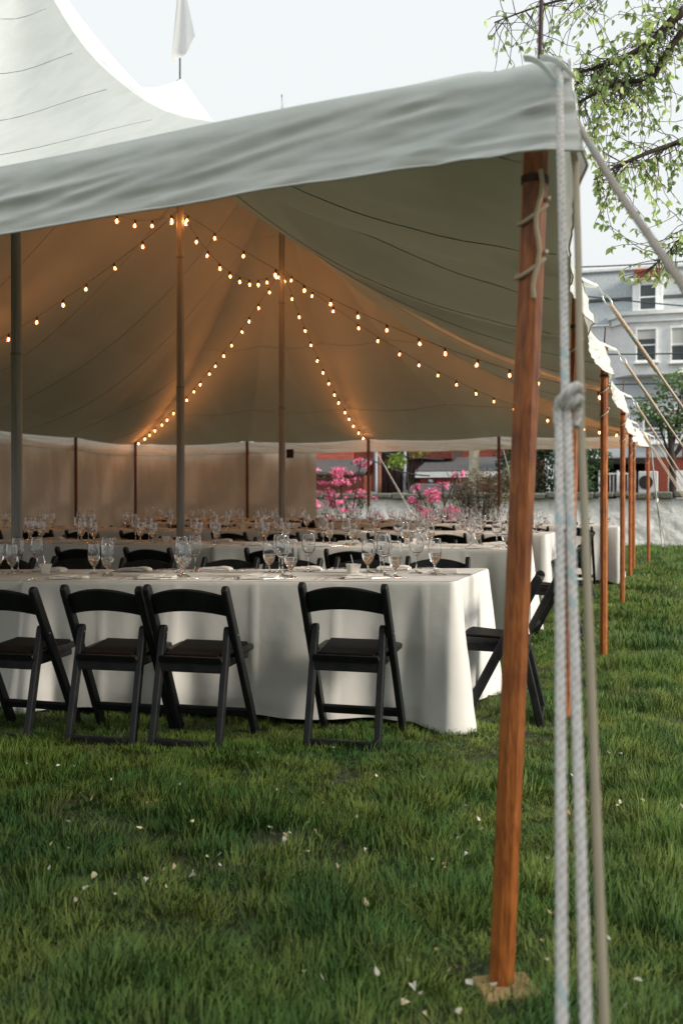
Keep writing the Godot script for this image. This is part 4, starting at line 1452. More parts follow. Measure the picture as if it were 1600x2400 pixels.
func build_tree() -> void:
	var base := V(2.5, gh(2.5, -9.3), -9.3)
	var t := thing("dogwood_tree", "leafy dogwood tree with dark limbs reaching over the tent corner from the right", "tree", base)
	var tr := MB.new()
	tr.tube(curve_pts([V(0, -0.1, 0), V(-0.05, 1.2, 0.05), V(-0.1, 2.4, 0.1), V(-0.35, 3.5, 0.3)]), 0.13, 0.08, 14)
	put("trunk", tr, M.bark, t)
	var limbs := [
		[[V(2.15, 3.4, -9.0), V(1.3, 4.75, -8.3), V(0.6, 4.98, -7.8), V(0.2, 4.72, -7.64), V(-0.02, 4.5, -7.57), V(-0.2, 4.38, -7.5), V(-0.4, 4.31, -7.45), V(-0.62, 4.25, -7.4)], 0.055, 0.008],
		[[V(0.62, 4.98, -7.8), V(0.27, 4.66, -7.66), V(0.07, 4.4, -7.6), V(-0.03, 4.24, -7.6), V(-0.25, 4.2, -7.5), V(-0.48, 4.08, -7.42), V(-0.6, 4.02, -7.4)], 0.03, 0.007],
		[[V(2.15, 3.4, -9.0), V(1.4, 4.1, -8.6), V(0.75, 4.1, -8.1), V(0.3, 3.86, -7.8), V(0.0, 3.72, -7.6), V(-0.25, 3.6, -7.5), V(-0.42, 3.5, -7.45)], 0.035, 0.006],
		[[V(0.62, 4.98, -7.8), V(0.2, 5.02, -7.5), V(-0.3, 4.82, -7.35), V(-0.75, 4.72, -7.25), V(-1.1, 4.62, -7.2)], 0.022, 0.004],
		[[V(1.4, 4.1, -8.6), V(0.8, 3.7, -8.0), V(0.4, 3.3, -7.7), V(0.12, 3.0, -7.6), V(-0.02, 2.86, -7.55)], 0.018, 0.004],
		[[V(2.15, 3.4, -9.0), V(2.6, 4.6, -8.6), V(2.9, 5.5, -8.0)], 0.05, 0.01],
		[[V(1.3, 4.75, -8.3), V(1.2, 5.6, -8.0), V(0.6, 6.0, -7.6)], 0.03, 0.006],
		[[V(2.15, 3.4, -9.0), V(2.4, 4.5, -9.8), V(1.9, 5.3, -10.4)], 0.05, 0.01]]
	var tips := []
	for l in limbs:
		var m := MB.new()
		var pts := curve_pts(l[0])
		var loc := PackedVector3Array()
		for p in pts:
			loc.append(p - base)
		m.tube(loc, l[1], l[2], 8)
		put("limb", m, M.bark, t)
		for k in range(6, pts.size()):
			tips.append(pts[k])
	var tw := MB.new()
	var spots := []
	for k in 820:
		var p: Vector3 = tips[rng.randi() % tips.size()]
		var d := V(rf(-1.0, 0.5), rf(-1.0, 0.45), rf(-0.7, 0.7)).normalized()
		var n := 4 + rng.randi() % 4
		var step := rf(0.045, 0.09)
		var pts := PackedVector3Array([p - base])
		var ok := true
		for i in n:
			d = (d + V(rf(-0.35, 0.35), rf(-0.4, 0.3), rf(-0.35, 0.35))).normalized()
			p += d * step
			# keeps clear of the tent and of open sky left of the canopy edge
			if p.y < 2.78 or p.x < -1.15 or (p.x < -0.42 and p.y < 3.75) or (p.x < -0.62 and p.y < 4.2):
				ok = false
				break
			pts.append(p - base)
			if i > 0 and rng.randf() < (0.55 if p.x > -0.55 else 0.28):
				spots.append(p)
		if pts.size() > 2:
			tw.tube(pts, 0.0035, 0.0018, 4, false)
			spots.append(p if ok else pts[pts.size() - 1] + base)
	put("twigs", tw, M.bark, t).set_meta("kind", "stuff")
	var shapes := [leaf_mesh(0.5, 0.15, 0.27), leaf_mesh(0.9, 0.45, 0.25), leaf_mesh(0.3, 0.3, 0.3)]
	var cols := [Color(0.17, 0.25, 0.075), Color(0.21, 0.28, 0.09), Color(0.13, 0.2, 0.07), Color(0.27, 0.29, 0.11)]
	var mats := []
	for c in cols:
		mats.append(mat(lin(c.r * 2.0, c.g * 1.9, c.b * 1.6), 0.45, {"backlight_enabled": true, "backlight": lin(0.62, 0.8, 0.3)}))
	var parts := 0
	var rest := []
	var cb := Basis.from_euler(V(deg_to_rad(-0.526), deg_to_rad(17.38), 0))
	for p in spots:
		for j in 1 + rng.randi() % 2:
			var dir := V(rf(-0.8, 0.8), rf(-1.3, -0.1), rf(-0.8, 0.8)).normalized()
			var s := rf(0.03, 0.066)
			var up := V(rf(-1, 1), rf(-0.3, 1), rf(-1, 1)).normalized()
			var x := up.cross(dir).normalized()
			var bs := Basis(x, dir.cross(x).normalized(), dir).scaled_local(V(s, s, s))
			var xf := Transform3D(bs, (p as Vector3) - base)
			var q := cb.inverse() * ((p as Vector3) - V(0, 1.16, 0))
			var seen_ := q.z < 0.0 and absf(q.x / q.z) < 0.342 and absf(q.y / q.z) < 0.513
			if seen_ and parts < 290:
				var o := put("leaf", shapes[parts % 3], mats[(parts / 3) % 4], t)
				o.transform = xf
				parts += 1
			else:
				rest.append(xf)
	var mm := MultiMesh.new()
	mm.transform_format = MultiMesh.TRANSFORM_3D
	mm.use_colors = true
	mm.mesh = shapes[0]
	mm.instance_count = rest.size()
	for k in rest.size():
		mm.set_instance_transform(k, rest[k])
		mm.set_instance_color(k, cols[rng.randi() % 4] * 1.6)
	var o2 := MultiMeshInstance3D.new()
	o2.multimesh = mm
	o2.material_override = M.leaf
	o2.name = "foliage"
	t.add_child(o2)
	o2.set_meta("kind", "stuff")

func plain_tree(label: String, at: Vector3, h: float, blobs: Array, count: int, size: float, cols: Array, girth := 1.0) -> void:
	at.y = gh(at.x, at.z)
	var t := thing("garden_tree", label, "tree", at)
	var tr := MB.new()
	tr.tube(curve_pts([V(0, -0.2, 0), V(0.05, h * 0.4, 0.03), V(-0.05, h * 0.75, 0)]), 0.14 * girth, 0.06 * girth, 10)
	put("trunk", tr, M.bark, t)
	var lm := MB.new()
	for b in blobs:
		lm.tube(curve_pts([V(0, h * 0.5, 0), (b[0] as Vector3) * 0.55 + V(0, h * 0.25, 0), b[0]]), 0.05 * girth, 0.012 * girth, 6)
	put("limbs", lm, M.bark, t)
	cloud(t, "crown", blobs, count, size, cols, leaf_mesh(), M.leaf)

func azalea(label: String, at: Vector3, blobs: Array, flowers: Array, seed_: int) -> void:
	at.y = gh(at.x, at.z)
	var t := thing("azalea_bush", label, "bush", at)
	var st := MB.new()
	rng.seed = seed_
	for b in blobs + flowers:
		var q: Vector3 = b[0]
		st.tube(curve_pts([V(rf(-0.12, 0.12), -0.05, rf(-0.1, 0.1)), q * V(0.45, 0.5, 0.45) + V(rf(-0.15, 0.15), rf(-0.05, 0.1), rf(-0.1, 0.1)), q]), 0.028, 0.007, 6)
		for j in 4:
			var e := q + V(rf(-1, 1), rf(-0.7, 1), rf(-1, 1)) * (b[1] as Vector3)
			st.tube(curve_pts([q * 0.75, q * 0.9 + V(rf(-0.05, 0.05), 0.02, 0), e], 4), 0.009, 0.003, 5)
	put("branches", st, M.bark, t)
	var fl := []
	for b in flowers:
		for j in 7:
			var r: Vector3 = b[1]
			fl.append([(b[0] as Vector3) + V(rf(-1, 1) * r.x, rf(-1, 1) * r.y, rf(-1, 1) * r.z) * 1.2, r * rf(0.3, 0.55)])
	cloud(t, "leaves", blobs + flowers, 110 * (blobs.size() + flowers.size()), 0.045, [Color(0.1, 0.12, 0.045), Color(0.17, 0.19, 0.06), Color(0.13, 0.09, 0.06), Color(0.22, 0.2, 0.09)], leaf_mesh(), M.leaf)
	cloud(t, "blossom", fl, 300 * flowers.size(), 0.042, [Color(0.85, 0.16, 0.36), Color(0.88, 0.3, 0.45), Color(0.9, 0.2, 0.5), Color(0.7, 0.09, 0.2), Color(0.85, 0.45, 0.52)], leaf_mesh(0.3, 0.4, 0.42), M.petal)

# ------------------------------------------------------------------ beyond the tent
func window(parent: Node, x0: float, x1: float, y0: float, y1: float, z: float, up_blind := 0.0) -> void:
	var w := x1 - x0
	var h := y1 - y0
	var c := V((x0 + x1) / 2, (y0 + y1) / 2, z)
	var f := MB.new()
	var e := 0.07
	for s in [-1.0, 1.0]:
		f.b(c + V(s * (w / 2 + e / 2), 0, 0.02), V(e, h + 2 * e, 0.12), 0.012)
		f.b(c + V(0, s * (h / 2 + e / 2 + 0.002), 0.018), V(w, e, 0.11), 0.012)
	f.b(c + V(0, 0, 0.02), V(w, 0.05, 0.06), 0.008)
	f.b(c + V(0, -h / 2 - e - 0.03, 0.05), V(w + 0.24, 0.06, 0.2), 0.01)
	var o := put("window", f, M.paint, parent)
	var g := MB.new()
	g.b(c + V(0, -h * 0.25, -0.012), V(w, h * 0.5 - 0.05, 0.012))
	put("pane", g, M.pane, o)
	var g2 := MB.new()
	g2.b(c + V(0, h * 0.25, 0.004), V(w, h * 0.5 - 0.05, 0.012))
	put("pane", g2, M.pane, o)
	if up_blind > 0.0:
		var bl := MB.new()
		bl.b(c + V(0, h * (0.5 - up_blind / 2), 0.024), V(w * 0.98, h * up_blind, 0.006))
		put("blind", bl, M.blind, o)

func boards(parent: Node, x0: float, x1: float, y0: float, y1: float, z: float, pitch: float, m: Material, single: bool) -> void:
	var n := int(ceil((y1 - y0) / pitch))
	var all := MB.new()
	for k in n:
		var y := y0 + (k + 0.5) * pitch
		var xf := Transform3D(Basis(Vector3.RIGHT, 0.1), V((x0 + x1) / 2, y, z + 0.012))
		if single:
			var b := MB.new()
			b.box(xf, V(x1 - x0, pitch * 1.03, 0.03), 0.006)
			put("board", b, m, parent)
		else:
			all.box(xf, V(x1 - x0, pitch * 1.03, 0.025))
	if not single:
		put("siding_boards", all, m, parent).set_meta("kind", "stuff")

func bricks(parent: Node, x0: float, x1: float, y0: float, y1: float, z: float) -> void:
	var all := MB.new()
	var row := 0
	var y := y0
	while y < y1:
		var x := x0 - (0.12 if row % 2 else 0.0)
		while x < x1:
			var a := maxf(x, x0)
			var b := minf(x + 0.225, x1)
			if b - a > 0.03:
				all.b(V((a + b) / 2, y + 0.034, z + 0.008 + rf(-0.002, 0.002)), V(b - a, 0.067, 0.02))
			x += 0.237
		y += 0.078
		row += 1
	put("bricks", all, M.brick, parent).set_meta("kind", "stuff")

func wall_block(parent: Node, called: String, x0: float, x1: float, y0: float, y1: float, z0: float, z1: float, m: Material, bv := 0.0) -> Node:
	var b := MB.new()
	b.b(V((x0 + x1) / 2, (y0 + y1) / 2, (z0 + z1) / 2), V(x1 - x0, y1 - y0, absf(z1 - z0)), bv)
	return put(called, b, m, parent)

func gable(parent: Node, x0: float, x1: float, y0: float, y1: float, zf: float, zb: float, over := 0.2) -> void:
	# roof slab rising from the front eave to a ridge
	var b := MB.new()
	var a := V(x0 - over, y0, zf + over)
	var c := V(x0 - over, y1, zb)
	var w := V(x1 - x0 + 2 * over, 0, 0)
	var th := V(0, 0.08, 0)
	var nn := (c - a).cross(w).normalized()
	if nn.y < 0:
		nn = -nn
	b.quad(a + th, a + th + w, c + th + w, c + th, nn)
	b.quad(a, a + w, c + w, c, -nn)
	b.quad(a, a + w, a + w + th, a + th, V(0, 0, 1))
	b.quad(a, c, c + th, a + th, V(-1, 0, 0))
	b.quad(a + w, c + w, c + w + th, a + w + th, V(1, 0, 0))
	put("roof", b, M.slate, parent)

func build_backdrop() -> void:
	# whitewashed garden wall with stone coping
	var wall := thing("garden_wall", "low whitewashed garden wall with a dark stone coping behind the tent", "wall", V(0, 0, -24))
	var wm := MB.new()
	var rows := []
	for j in 17:
		var r := PackedVector3Array()
		for i in 181:
			var x := -20.0 + i * 0.16
			var y := lerpf(-0.1, 1.26, j / 16.0)
			r.append(V(x, y, 0.06 * nz.get_noise_2d(x * 60.0, y * 80.0) + 0.035 * nz.get_noise_2d(x * 190.0, y * 240.0)))
		rows.append(r)
	wm.grid(rows)
	wm.b(V(-5.6, 0.58, -0.27), V(28.8, 1.34, 0.3))
	put("wall_face", wm, M.whitewash, wall)
	var x := -20.0
	while x < 8.6:
		var w := rf(0.32, 0.62)
		var b := MB.new()
		b.box(Transform3D(Basis.from_euler(V(rf(-0.04, 0.04), rf(-0.04, 0.04), rf(-0.03, 0.03))), V(x + w / 2, 1.335 + rf(-0.015, 0.02), -0.12)), V(w - 0.02, 0.14 + rf(-0.02, 0.03), 0.52), 0.03)
		put("coping_stone", b, M.stone, wall)
		x += w
	# pale three storey house on the right
	var h := thing("pale_house", "pale three storey house with slate mansard roof, dormer and bay windows at the right", "house", V(0, 0, 0))
	var z := -38.0
	wall_block(h, "wall", -1.85, 4.6, 2.81, 5.75, z - 7, z, M.siding)
	boards(h, -1.85, 4.6, 2.84, 5.72, z, 0.13, M.siding, false)
	var gf := wall_block(h, "brick_wall", -0.3, 4.6, 0.0, 2.808, z - 7, z - 0.02, M.mortar)
	bricks(gf, -0.3, 0.5, 1.0, 2.78, z - 0.02)
	bricks(gf, 1.12, 4.6, 1.0, 2.78, z - 0.02)
	bricks(gf, 0.5, 1.12, 2.36, 2.78, z - 0.02)
	wall_block(h, "garage_door", 0.5, 1.12, 0.2, 2.34, z - 0.06, z - 0.015, M.paint)
	wall_block(h, "party_wall", 0.98, 1.36, 2.81, 5.76, z - 7, z + 0.06, M.brick)
	# recessed porch, dark, with white posts and railing
	wall_block(h, "porch_back", -3.2, -0.302, 0.0, 2.8, z - 3.0, z - 2.6, M.darkwood)
	wall_block(h, "porch_ceiling", -3.2, -0.302, 2.6, 2.805, z - 2.6, z, M.dark)
	wall_block(h, "porch_deck", -3.2, -0.302, 0.2, 1.3, z - 2.6, z - 0.01, M.darkwood)
	for q in [-1.95, -1.3, -0.72]:
		wall_block(h, "porch_post", q, q + 0.09, 1.3, 2.35, z - 0.1, z, M.paint, 0.01)
	for q in [1.42, 2.2]:
		wall_block(h, "porch_rail", -1.95, -0.63, q, q + 0.06, z - 0.08, z - 0.02, M.paint, 0.01)
	for k in 9:
		var bx := -1.8 + k * 0.125
		wall_block(h, "baluster", bx, bx + 0.03, 1.48, 2.2, z - 0.065, z - 0.035, M.paint)
	wall_block(h, "porch_window", -1.6, -1.0, 1.5, 2.4, z - 2.6, z - 2.57, M.blind)
	# bay: three faceted white sides
	var bay := MB.new()
	var plan := [V(-1.45, 0, z), V(-0.85, 0, z + 0.75), V(1.25, 0, z + 0.75), V(1.9, 0, z)]
	for lev in [[5.75, 7.62, 0.0], [7.62, 7.86, 0.12], [7.86, 8.0, 0.22]]:
		var rings := []
		for y in [lev[0], lev[1]]:
			var r := PackedVector3Array()
			for p in plan:
				r.append(p + V(signf(p.x - 0.2) * lev[2], y, lev[2] if p.z > z else 0.0))
			r.append(V(1.9, y, z - 0.5))
			r.append(V(-1.45, y, z - 0.5))
			rings.append(r)
		bay.loft(rings)
	var bo := put("bay", bay, M.paint, h)
	window(bo, -0.58, 0.04, 6.25, 7.33, z + 0.76, 0.3)
	window(bo, 0.6, 1.12, 6.2, 7.33, z + 0.76, 0.55)
	wall_block(h, "upper_wall", -2.64, 4.6, 5.752, 7.7, z - 7, z - 0.02, M.paint)
	window(h, -0.33, 0.34, 3.4, 4.33, z + 0.03, 0.0)
	window(h, 0.42, 0.92, 3.42, 4.5, z + 0.03, 0.4)
	var roof := MB.new()
	roof.quad(V(-2.7, 7.7, z + 0.12), V(4.7, 7.7, z + 0.12), V(4.7, 9.85, z - 0.75), V(-2.7, 9.85, z - 0.75), V(0, 0.35, 0.93))
	roof.quad(V(-2.7, 9.85, z - 0.75), V(4.7, 9.85, z - 0.75), V(4.7, 9.95, z - 7), V(-2.7, 9.95, z - 7), V(0, 1, 0))
	roof.quad(V(-2.7, 7.7, z + 0.12), V(-2.7, 9.85, z - 0.75), V(-2.7, 9.95, z - 7), V(-2.7, 7.7, z - 7), V(-1, 0, 0))
	var ro := put("mansard_roof", roof, M.shingle, h)
	wall_block(ro, "cornice", -2.75, 4.75, 9.83, 9.96, z - 0.9, z - 0.62, M.paint, 0.02)
	wall_block(ro, "slate_band", -2.7, 4.7, 8.62, 8.74, z - 0.35, z - 0.2, M.slate, 0.02)
	var dm := MB.new()
	dm.b(V(-0.23, 8.62, z - 0.4), V(1.06, 1.16, 1.1), 0.02)
	dm.b(V(-0.23, 9.24, z - 0.3), V(1.26, 0.12, 1.2), 0.03)
	dm.b(V(-0.23, 8.02, z + 0.12), V(1.2, 0.09, 0.3), 0.02)
	var dor := put("dormer", dm, M.paint, ro)
	wall_block(dor, "dormer_cap", -0.7, 0.24, 9.3, 9.66, z - 0.7, z + 0.2, M.brick, 0.03)
	wall_block(dor, "dormer_pane", -0.48, 0.04, 8.2, 9.06, z + 0.12, z + 0.168, M.pane)
	wall_block(dor, "sash_bar", -0.48, 0.04, 8.6, 8.65, z + 0.17, z + 0.19, M.paint)
	for q in [-0.53, 0.04]:
		wall_block(dor, "casing", q, q + 0.05, 8.16, 9.1, z + 0.152, z + 0.21, M.paint)
	# air conditioner on the brick wall
	var ac := thing("air_conditioner", "white outdoor air conditioner box before the red brick wall", "air conditioner", V(-0.19, 1.1, -37.7))
	wall_block(ac, "casing", -0.34, 0.34, 0.4, 1.2, -0.16, 0.16, M.acbox, 0.03)
	var gr := MB.new()
	gr.tube(PackedVector3Array([V(-0.08, 0.8, 0.16), V(-0.08, 0.8, 0.175)]), 0.25, 0.25, 20)
	put("fan_grille", gr, M.dark, ac)
	wall_block(ac, "stand", -0.3, 0.3, -0.9, 0.4, -0.12, 0.12, M.concrete)
	# red clapboard house, left
	var r1 := thing("red_house", "red clapboard house with a low dark roof, seen behind the pink azalea", "house")
	z = -31.0
	wall_block(r1, "wall", -13.0, -9.62, 0.0, 5.2, z - 4, z - 1.0, M.redboard)
	boards(r1, -13.0, -9.62, 2.3, 4.1, z - 0.995, 0.22, M.redboard, true)
	var r1b := wall_block(r1, "brick_return", -9.618, -8.72, 0.0, 5.2, z - 4, z - 1.1, M.mortar)
	bricks(r1b, -9.6, -8.74, 2.2, 3.6, z - 1.1)
	gable(r1, -12.5, -9.0, 2.08, 2.55, z, z - 1.0, 0.1)
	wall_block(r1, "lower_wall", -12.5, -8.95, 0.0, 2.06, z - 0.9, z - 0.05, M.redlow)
	var dp := MB.new()
	dp.tube(PackedVector3Array([V(-8.82, 0.2, z - 1.0), V(-8.82, 5.0, z - 1.0)]), 0.06, 0.06, 8)
	put("downpipe", dp, M.pipe, r1)
	# dark timber building between the red ones
	var d1 := thing("dark_shed", "dark brown timber building with grey downpipe between the red houses", "building")
	wall_block(d1, "wall", -8.7, -6.3, 0.0, 4.6, z - 3.2, z - 1.4, M.darkwood)
	for k in 11:
		wall_block(d1, "board", -8.68 + k * 0.215, -8.68 + k * 0.215 + 0.19, 0.0, 4.5, z - 1.4, z - 1.36 + 0.012 * (k % 3), M.darkwood, 0.006)
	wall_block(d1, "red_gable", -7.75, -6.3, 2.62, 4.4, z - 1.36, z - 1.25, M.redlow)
	var dp2 := MB.new()
	dp2.tube(PackedVector3Array([V(-7.88, 0.2, z - 1.2), V(-7.88, 4.5, z - 1.2)]), 0.055, 0.055, 8)
	put("downpipe", dp2, M.pipe, d1)
	# red garage with grey roof and white fascias
	var g1 := thing("red_garage", "small red garage with grey roof and white fascia boards behind the wall", "garage")
	wall_block(g1, "wall", -7.08, -4.2, 0.0, 2.12, z - 3, z, M.brick)
	gable(g1, -7.08, -4.2, 2.1, 2.62, z, z - 2.2, 0.14)
	wall_block(g1, "fascia", -7.2, -4.1, 1.96, 2.14, z + 0.15, z + 0.2, M.paint)
	wall_block(g1, "sill_band", -7.02, -5.75, 1.62, 1.76, z + 0.01, z + 0.12, M.paint)
	var lt := MB.new()
	lt.lathe(PackedVector2Array([Vector2(0.0, 0.0), Vector2(0.09, 0.02), Vector2(0.07, 0.1), Vector2(0.0, 0.11)]), V(-6.72, 1.8, z + 0.1), 10)
	put("wall_lamp", lt, M.pipe, g1)
	var l1 := thing("lean_to", "low lean-to with dark grey roof and white edge before the red garage", "shed")
	gable(l1, -7.2, -5.6, 1.42, 1.66, z + 1.1, z + 0.14, 0.1)
	wall_block(l1, "fascia", -7.3, -5.5, 1.34, 1.44, z + 1.2, z + 1.24, M.paint)
	wall_block(l1, "wall", -7.15, -5.65, 0.0, 1.4, z + 0.14, z + 1.05, M.concrete)
	# orange red house far behind
	var o1 := thing("far_red_house", "orange red building far behind the grey garage roof", "house")
	wall_block(o1, "wall", -8.2, -4.5, 0.0, 6.0, -44, -40, M.redboard)
	boards(o1, -8.2, -4.5, 2.6, 4.4, -39.995, 0.25, M.redboard, true)
	gable(o1, -8.2, -4.5, 6.0, 7.6, -40, -42, 0.2)
	# utility pole
	var up := thing("utility_pole", "pale thick pole standing behind the wall before the grey garage roof", "pole", V(-4.7, 0.15, -27.2))
	var um := MB.new()
	um.tube(PackedVector3Array([V(0, 0, 0), V(0, 8.0, 0)]), 0.15, 0.12, 16)
	put("shaft", um, M.concrete, up)
	var ca := MB.new()
	ca.b(V(0, 7.4, 0), V(1.6, 0.1, 0.1), 0.01)
	put("crossarm", ca, M.darkwood, up)
	# wires
	var wires := [[V(-4.7, 7.6, -27.2), V(9, 9.6, -34), "thin overhead wire crossing above the pale house roof"], [V(-9, 8.8, -30), V(8, 6.6, -33), "sagging dark wire across the pale house's dormer"], [V(-9, 5.9, -28), V(8, 5.6, -30), "dark wire across the pale house's bay windows"], [V(-9, 4.7, -29), V(8, 4.55, -31), "dark wire over the green tree before the pale house"], [V(-9, 5.0, -28.5), V(8, 4.95, -30.5), "thin wire just above the green tree before the pale house"], [V(0.4, 9.4, -35), V(1.6, 5.6, -30), "slack wire falling past the pale house's dormer"], [V(-10.2, 3.4, -30.4), V(-6.2, 2.5, -30.4), "drooping cable on the dark timber building"], [V(-8.6, 2.6, -30.2), V(-6.6, 2.0, -30.2), "lower drooping cable on the dark timber building"]]
	for w in wires:
		var a: Vector3 = w[0]
		var b: Vector3 = w[1]
		var m := MB.new()
		var pts := PackedVector3Array()
		for k in 21:
			var f := k / 20.0
			pts.append((b - a) * f - V(0, (0.1 + a.distance_to(b) * 0.02) * 4.0 * f * (1.0 - f), 0))
		m.tube(pts, 0.022, 0.022, 5)
		var o := put("overhead_wire", m, M.wire)
		o.position = a
		tag(o, w[2], "wire", "wires beyond the tent")
	# planting
	azalea("pink azalea bush with open spreading branches left of the open tent end", V(-6.5, 0, -21.0), [[V(-0.3, 0.75, 0), V(0.3, 0.25, 0.3)], [V(0.15, 0.65, 0.1), V(0.3, 0.2, 0.3)], [V(0.45, 1.05, 0), V(0.25, 0.12, 0.25)]], [[V(-0.5, 0.85, 0.1), V(0.28, 0.26, 0.25)], [V(-0.25, 1.62, 0), V(0.42, 0.13, 0.3)], [V(-0.05, 1.5, 0.1), V(0.25, 0.13, 0.2)], [V(-0.4, 1.25, 0), V(0.22, 0.07, 0.2)], [V(0.42, 1.2, 0), V(0.24, 0.09, 0.2)], [V(0.36, 1.92, 0), V(0.22, 0.1, 0.2)], [V(0.72, 0.72, 0), V(0.14, 0.09, 0.15)], [V(0.05, 1.05, 0.1), V(0.16, 0.09, 0.15)], [V(0.1, 0.85, 0.1), V(0.1, 0.06, 0.1)]], 501)
	azalea("pink azalea bush before the white wall in the middle of the open end", V(-4.4, 0, -21.0), [[V(-0.25, 0.7, 0), V(0.35, 0.25, 0.3)], [V(0.2, 0.9, 0), V(0.3, 0.25, 0.3)]], [[V(-0.45, 0.95, 0.1), V(0.2, 0.16, 0.2)], [V(-0.15, 1.05, 0.1), V(0.22, 0.2, 0.2)], [V(0.12, 0.75, 0.1), V(0.22, 0.14, 0.2)], [V(-0.3, 0.7, 0.1), V(0.22, 0.1, 0.2)], [V(0.3, 0.82, 0), V(0.14, 0.1, 0.15)], [V(-0.5, 1.38, 0), V(0.08, 0.08, 0.1)], [V(0.1, 1.4, 0), V(0.12, 0.07, 0.1)], [V(0.42, 1.62, 0), V(0.1, 0.06, 0.1)]], 502)
	var b3 := thing("bare_bush", "brownish fading bush with upright twigs beside the middle azalea", "bush", V(-3.6, gh(-3.6, -21.6), -21.6))
	var st := MB.new()
	for k in 46:
		var a := V(rf(-0.25, 0.25), 0, rf(-0.2, 0.2))
		var e := V(rf(-0.75, 0.7), rf(1.0, 1.75), rf(-0.4, 0.4))
		st.tube(curve_pts([a, a.lerp(e, 0.5) + V(rf(-0.1, 0.1), 0.1, 0), e], 4), 0.014, 0.004, 5)
	put("branches", st, M.bark, b3)
	cloud(b3, "leaves", [[V(-0.4, 1.25, 0), V(0.35, 0.3, 0.35)], [V(0.0, 1.5, 0), V(0.4, 0.3, 0.35)], [V(0.4, 1.3, 0), V(0.4, 0.35, 0.35)], [V(0.1, 0.9, 0), V(0.5, 0.35, 0.35)], [V(0.7, 1.6, 0), V(0.3, 0.25, 0.3)], [V(-0.2, 0.8, 0), V(0.45, 0.35, 0.35)]], 3600, 0.06, [Color(0.22, 0.15, 0.12), Color(0.2, 0.2, 0.08), Color(0.3, 0.2, 0.17), Color(0.14, 0.1, 0.08), Color(0.24, 0.26, 0.09)], leaf_mesh(), M.leaf)
	cloud(b3, "blossom", [[V(0.72, 1.02, 0.1), V(0.08, 0.08, 0.08)], [V(0.75, 0.5, 0.2), V(0.1, 0.1, 0.1)]], 90, 0.05, [Color(0.75, 0.08, 0.26), Color(0.8, 0.2, 0.35)], leaf_mesh(0.3, 0.4, 0.42), M.petal)
	var hd := thing("hedge", "dark green clipped hedge behind the wall right of the back pole", "hedge", V(-2.75, 0.15, -27.0))
	var hs := MB.new()
	for k in 14:
		hs.tube(PackedVector3Array([V(-1.1 + k * 0.17, 0, rf(-0.2, 0.2)), V(-1.1 + k * 0.17 + rf(-0.2, 0.2), 2.2, rf(-0.3, 0.3))]), 0.03, 0.01, 5)
	put("stems", hs, M.bark, hd)
	var hb := []
	for k in 26:
		hb.append([V(-1.1 + (k % 9) * 0.28, 0.5 + (k / 9) * 0.95, rf(-0.3, 0.3)), V(0.34, 0.6, 0.4)])
	cloud(hd, "foliage", hb, 9000, 0.1, [Color(0.03, 0.075, 0.022), Color(0.05, 0.11, 0.03), Color(0.022, 0.055, 0.018)], leaf_mesh(), M.leaf)
	plain_tree("yellow green young tree leaning over the dark shed's right edge", V(-6.9, 0, -28.6), 2.6, [[V(0.3, 2.75, 0), V(0.5, 0.4, 0.4)], [V(-0.35, 2.2, 0), V(0.3, 0.25, 0.3)], [V(0.9, 3.1, 0), V(0.5, 0.35, 0.4)], [V(0, 3.4, 0), V(0.7, 0.4, 0.5)]], 1700, 0.12, [Color(0.34, 0.46, 0.08), Color(0.4, 0.5, 0.1), Color(0.24, 0.38, 0.07)], 0.25)
	plain_tree("round green tree before the pale house, behind the slanting ropes", V(0.45, 0, -29.0), 4.2, [[V(-0.5, 3.55, 0), V(0.6, 0.5, 0.6)], [V(0.3, 4.2, 0), V(0.8, 0.45, 0.7)], [V(0.9, 3.6, 0), V(0.8, 0.6, 0.7)], [V(0.2, 3.2, 0), V(0.6, 0.4, 0.6)], [V(1.6, 4.1, 0), V(0.9, 0.7, 0.8)]], 2600, 0.13, [Color(0.13, 0.22, 0.07), Color(0.2, 0.3, 0.1), Color(0.1, 0.18, 0.06)])
	plain_tree("dark green tree between the hedge and the pale house's porch", V(-2.1, 0, -31.0), 3.6, [[V(0.1, 2.6, 0), V(0.55, 0.5, 0.5)], [V(0.5, 2.2, 0), V(0.45, 0.45, 0.45)], [V(-0.2, 3.3, 0), V(0.8, 0.6, 0.6)], [V(0.4, 3.6, 0), V(0.6, 0.5, 0.6)]], 2200, 0.12, [Color(0.05, 0.1, 0.035), Color(0.1, 0.17, 0.06), Color(0.035, 0.08, 0.03)])
	plain_tree("yellow leaved tree at the right edge above the pale house's eaves", V(2.3, 0, -25.5), 7.5, [[V(-0.4, 6.8, 0), V(0.7, 0.5, 0.6)], [V(0.2, 7.6, 0), V(0.9, 0.6, 0.8)], [V(-0.55, 5.9, 0), V(0.35, 0.6, 0.4)], [V(0.9, 6.6, 0), V(0.9, 0.9, 0.8)], [V(-0.5, 4.9, 0), V(0.25, 0.4, 0.3)]], 1300, 0.12, [Color(0.42, 0.42, 0.08), Color(0.5, 0.46, 0.1), Color(0.34, 0.38, 0.08)])

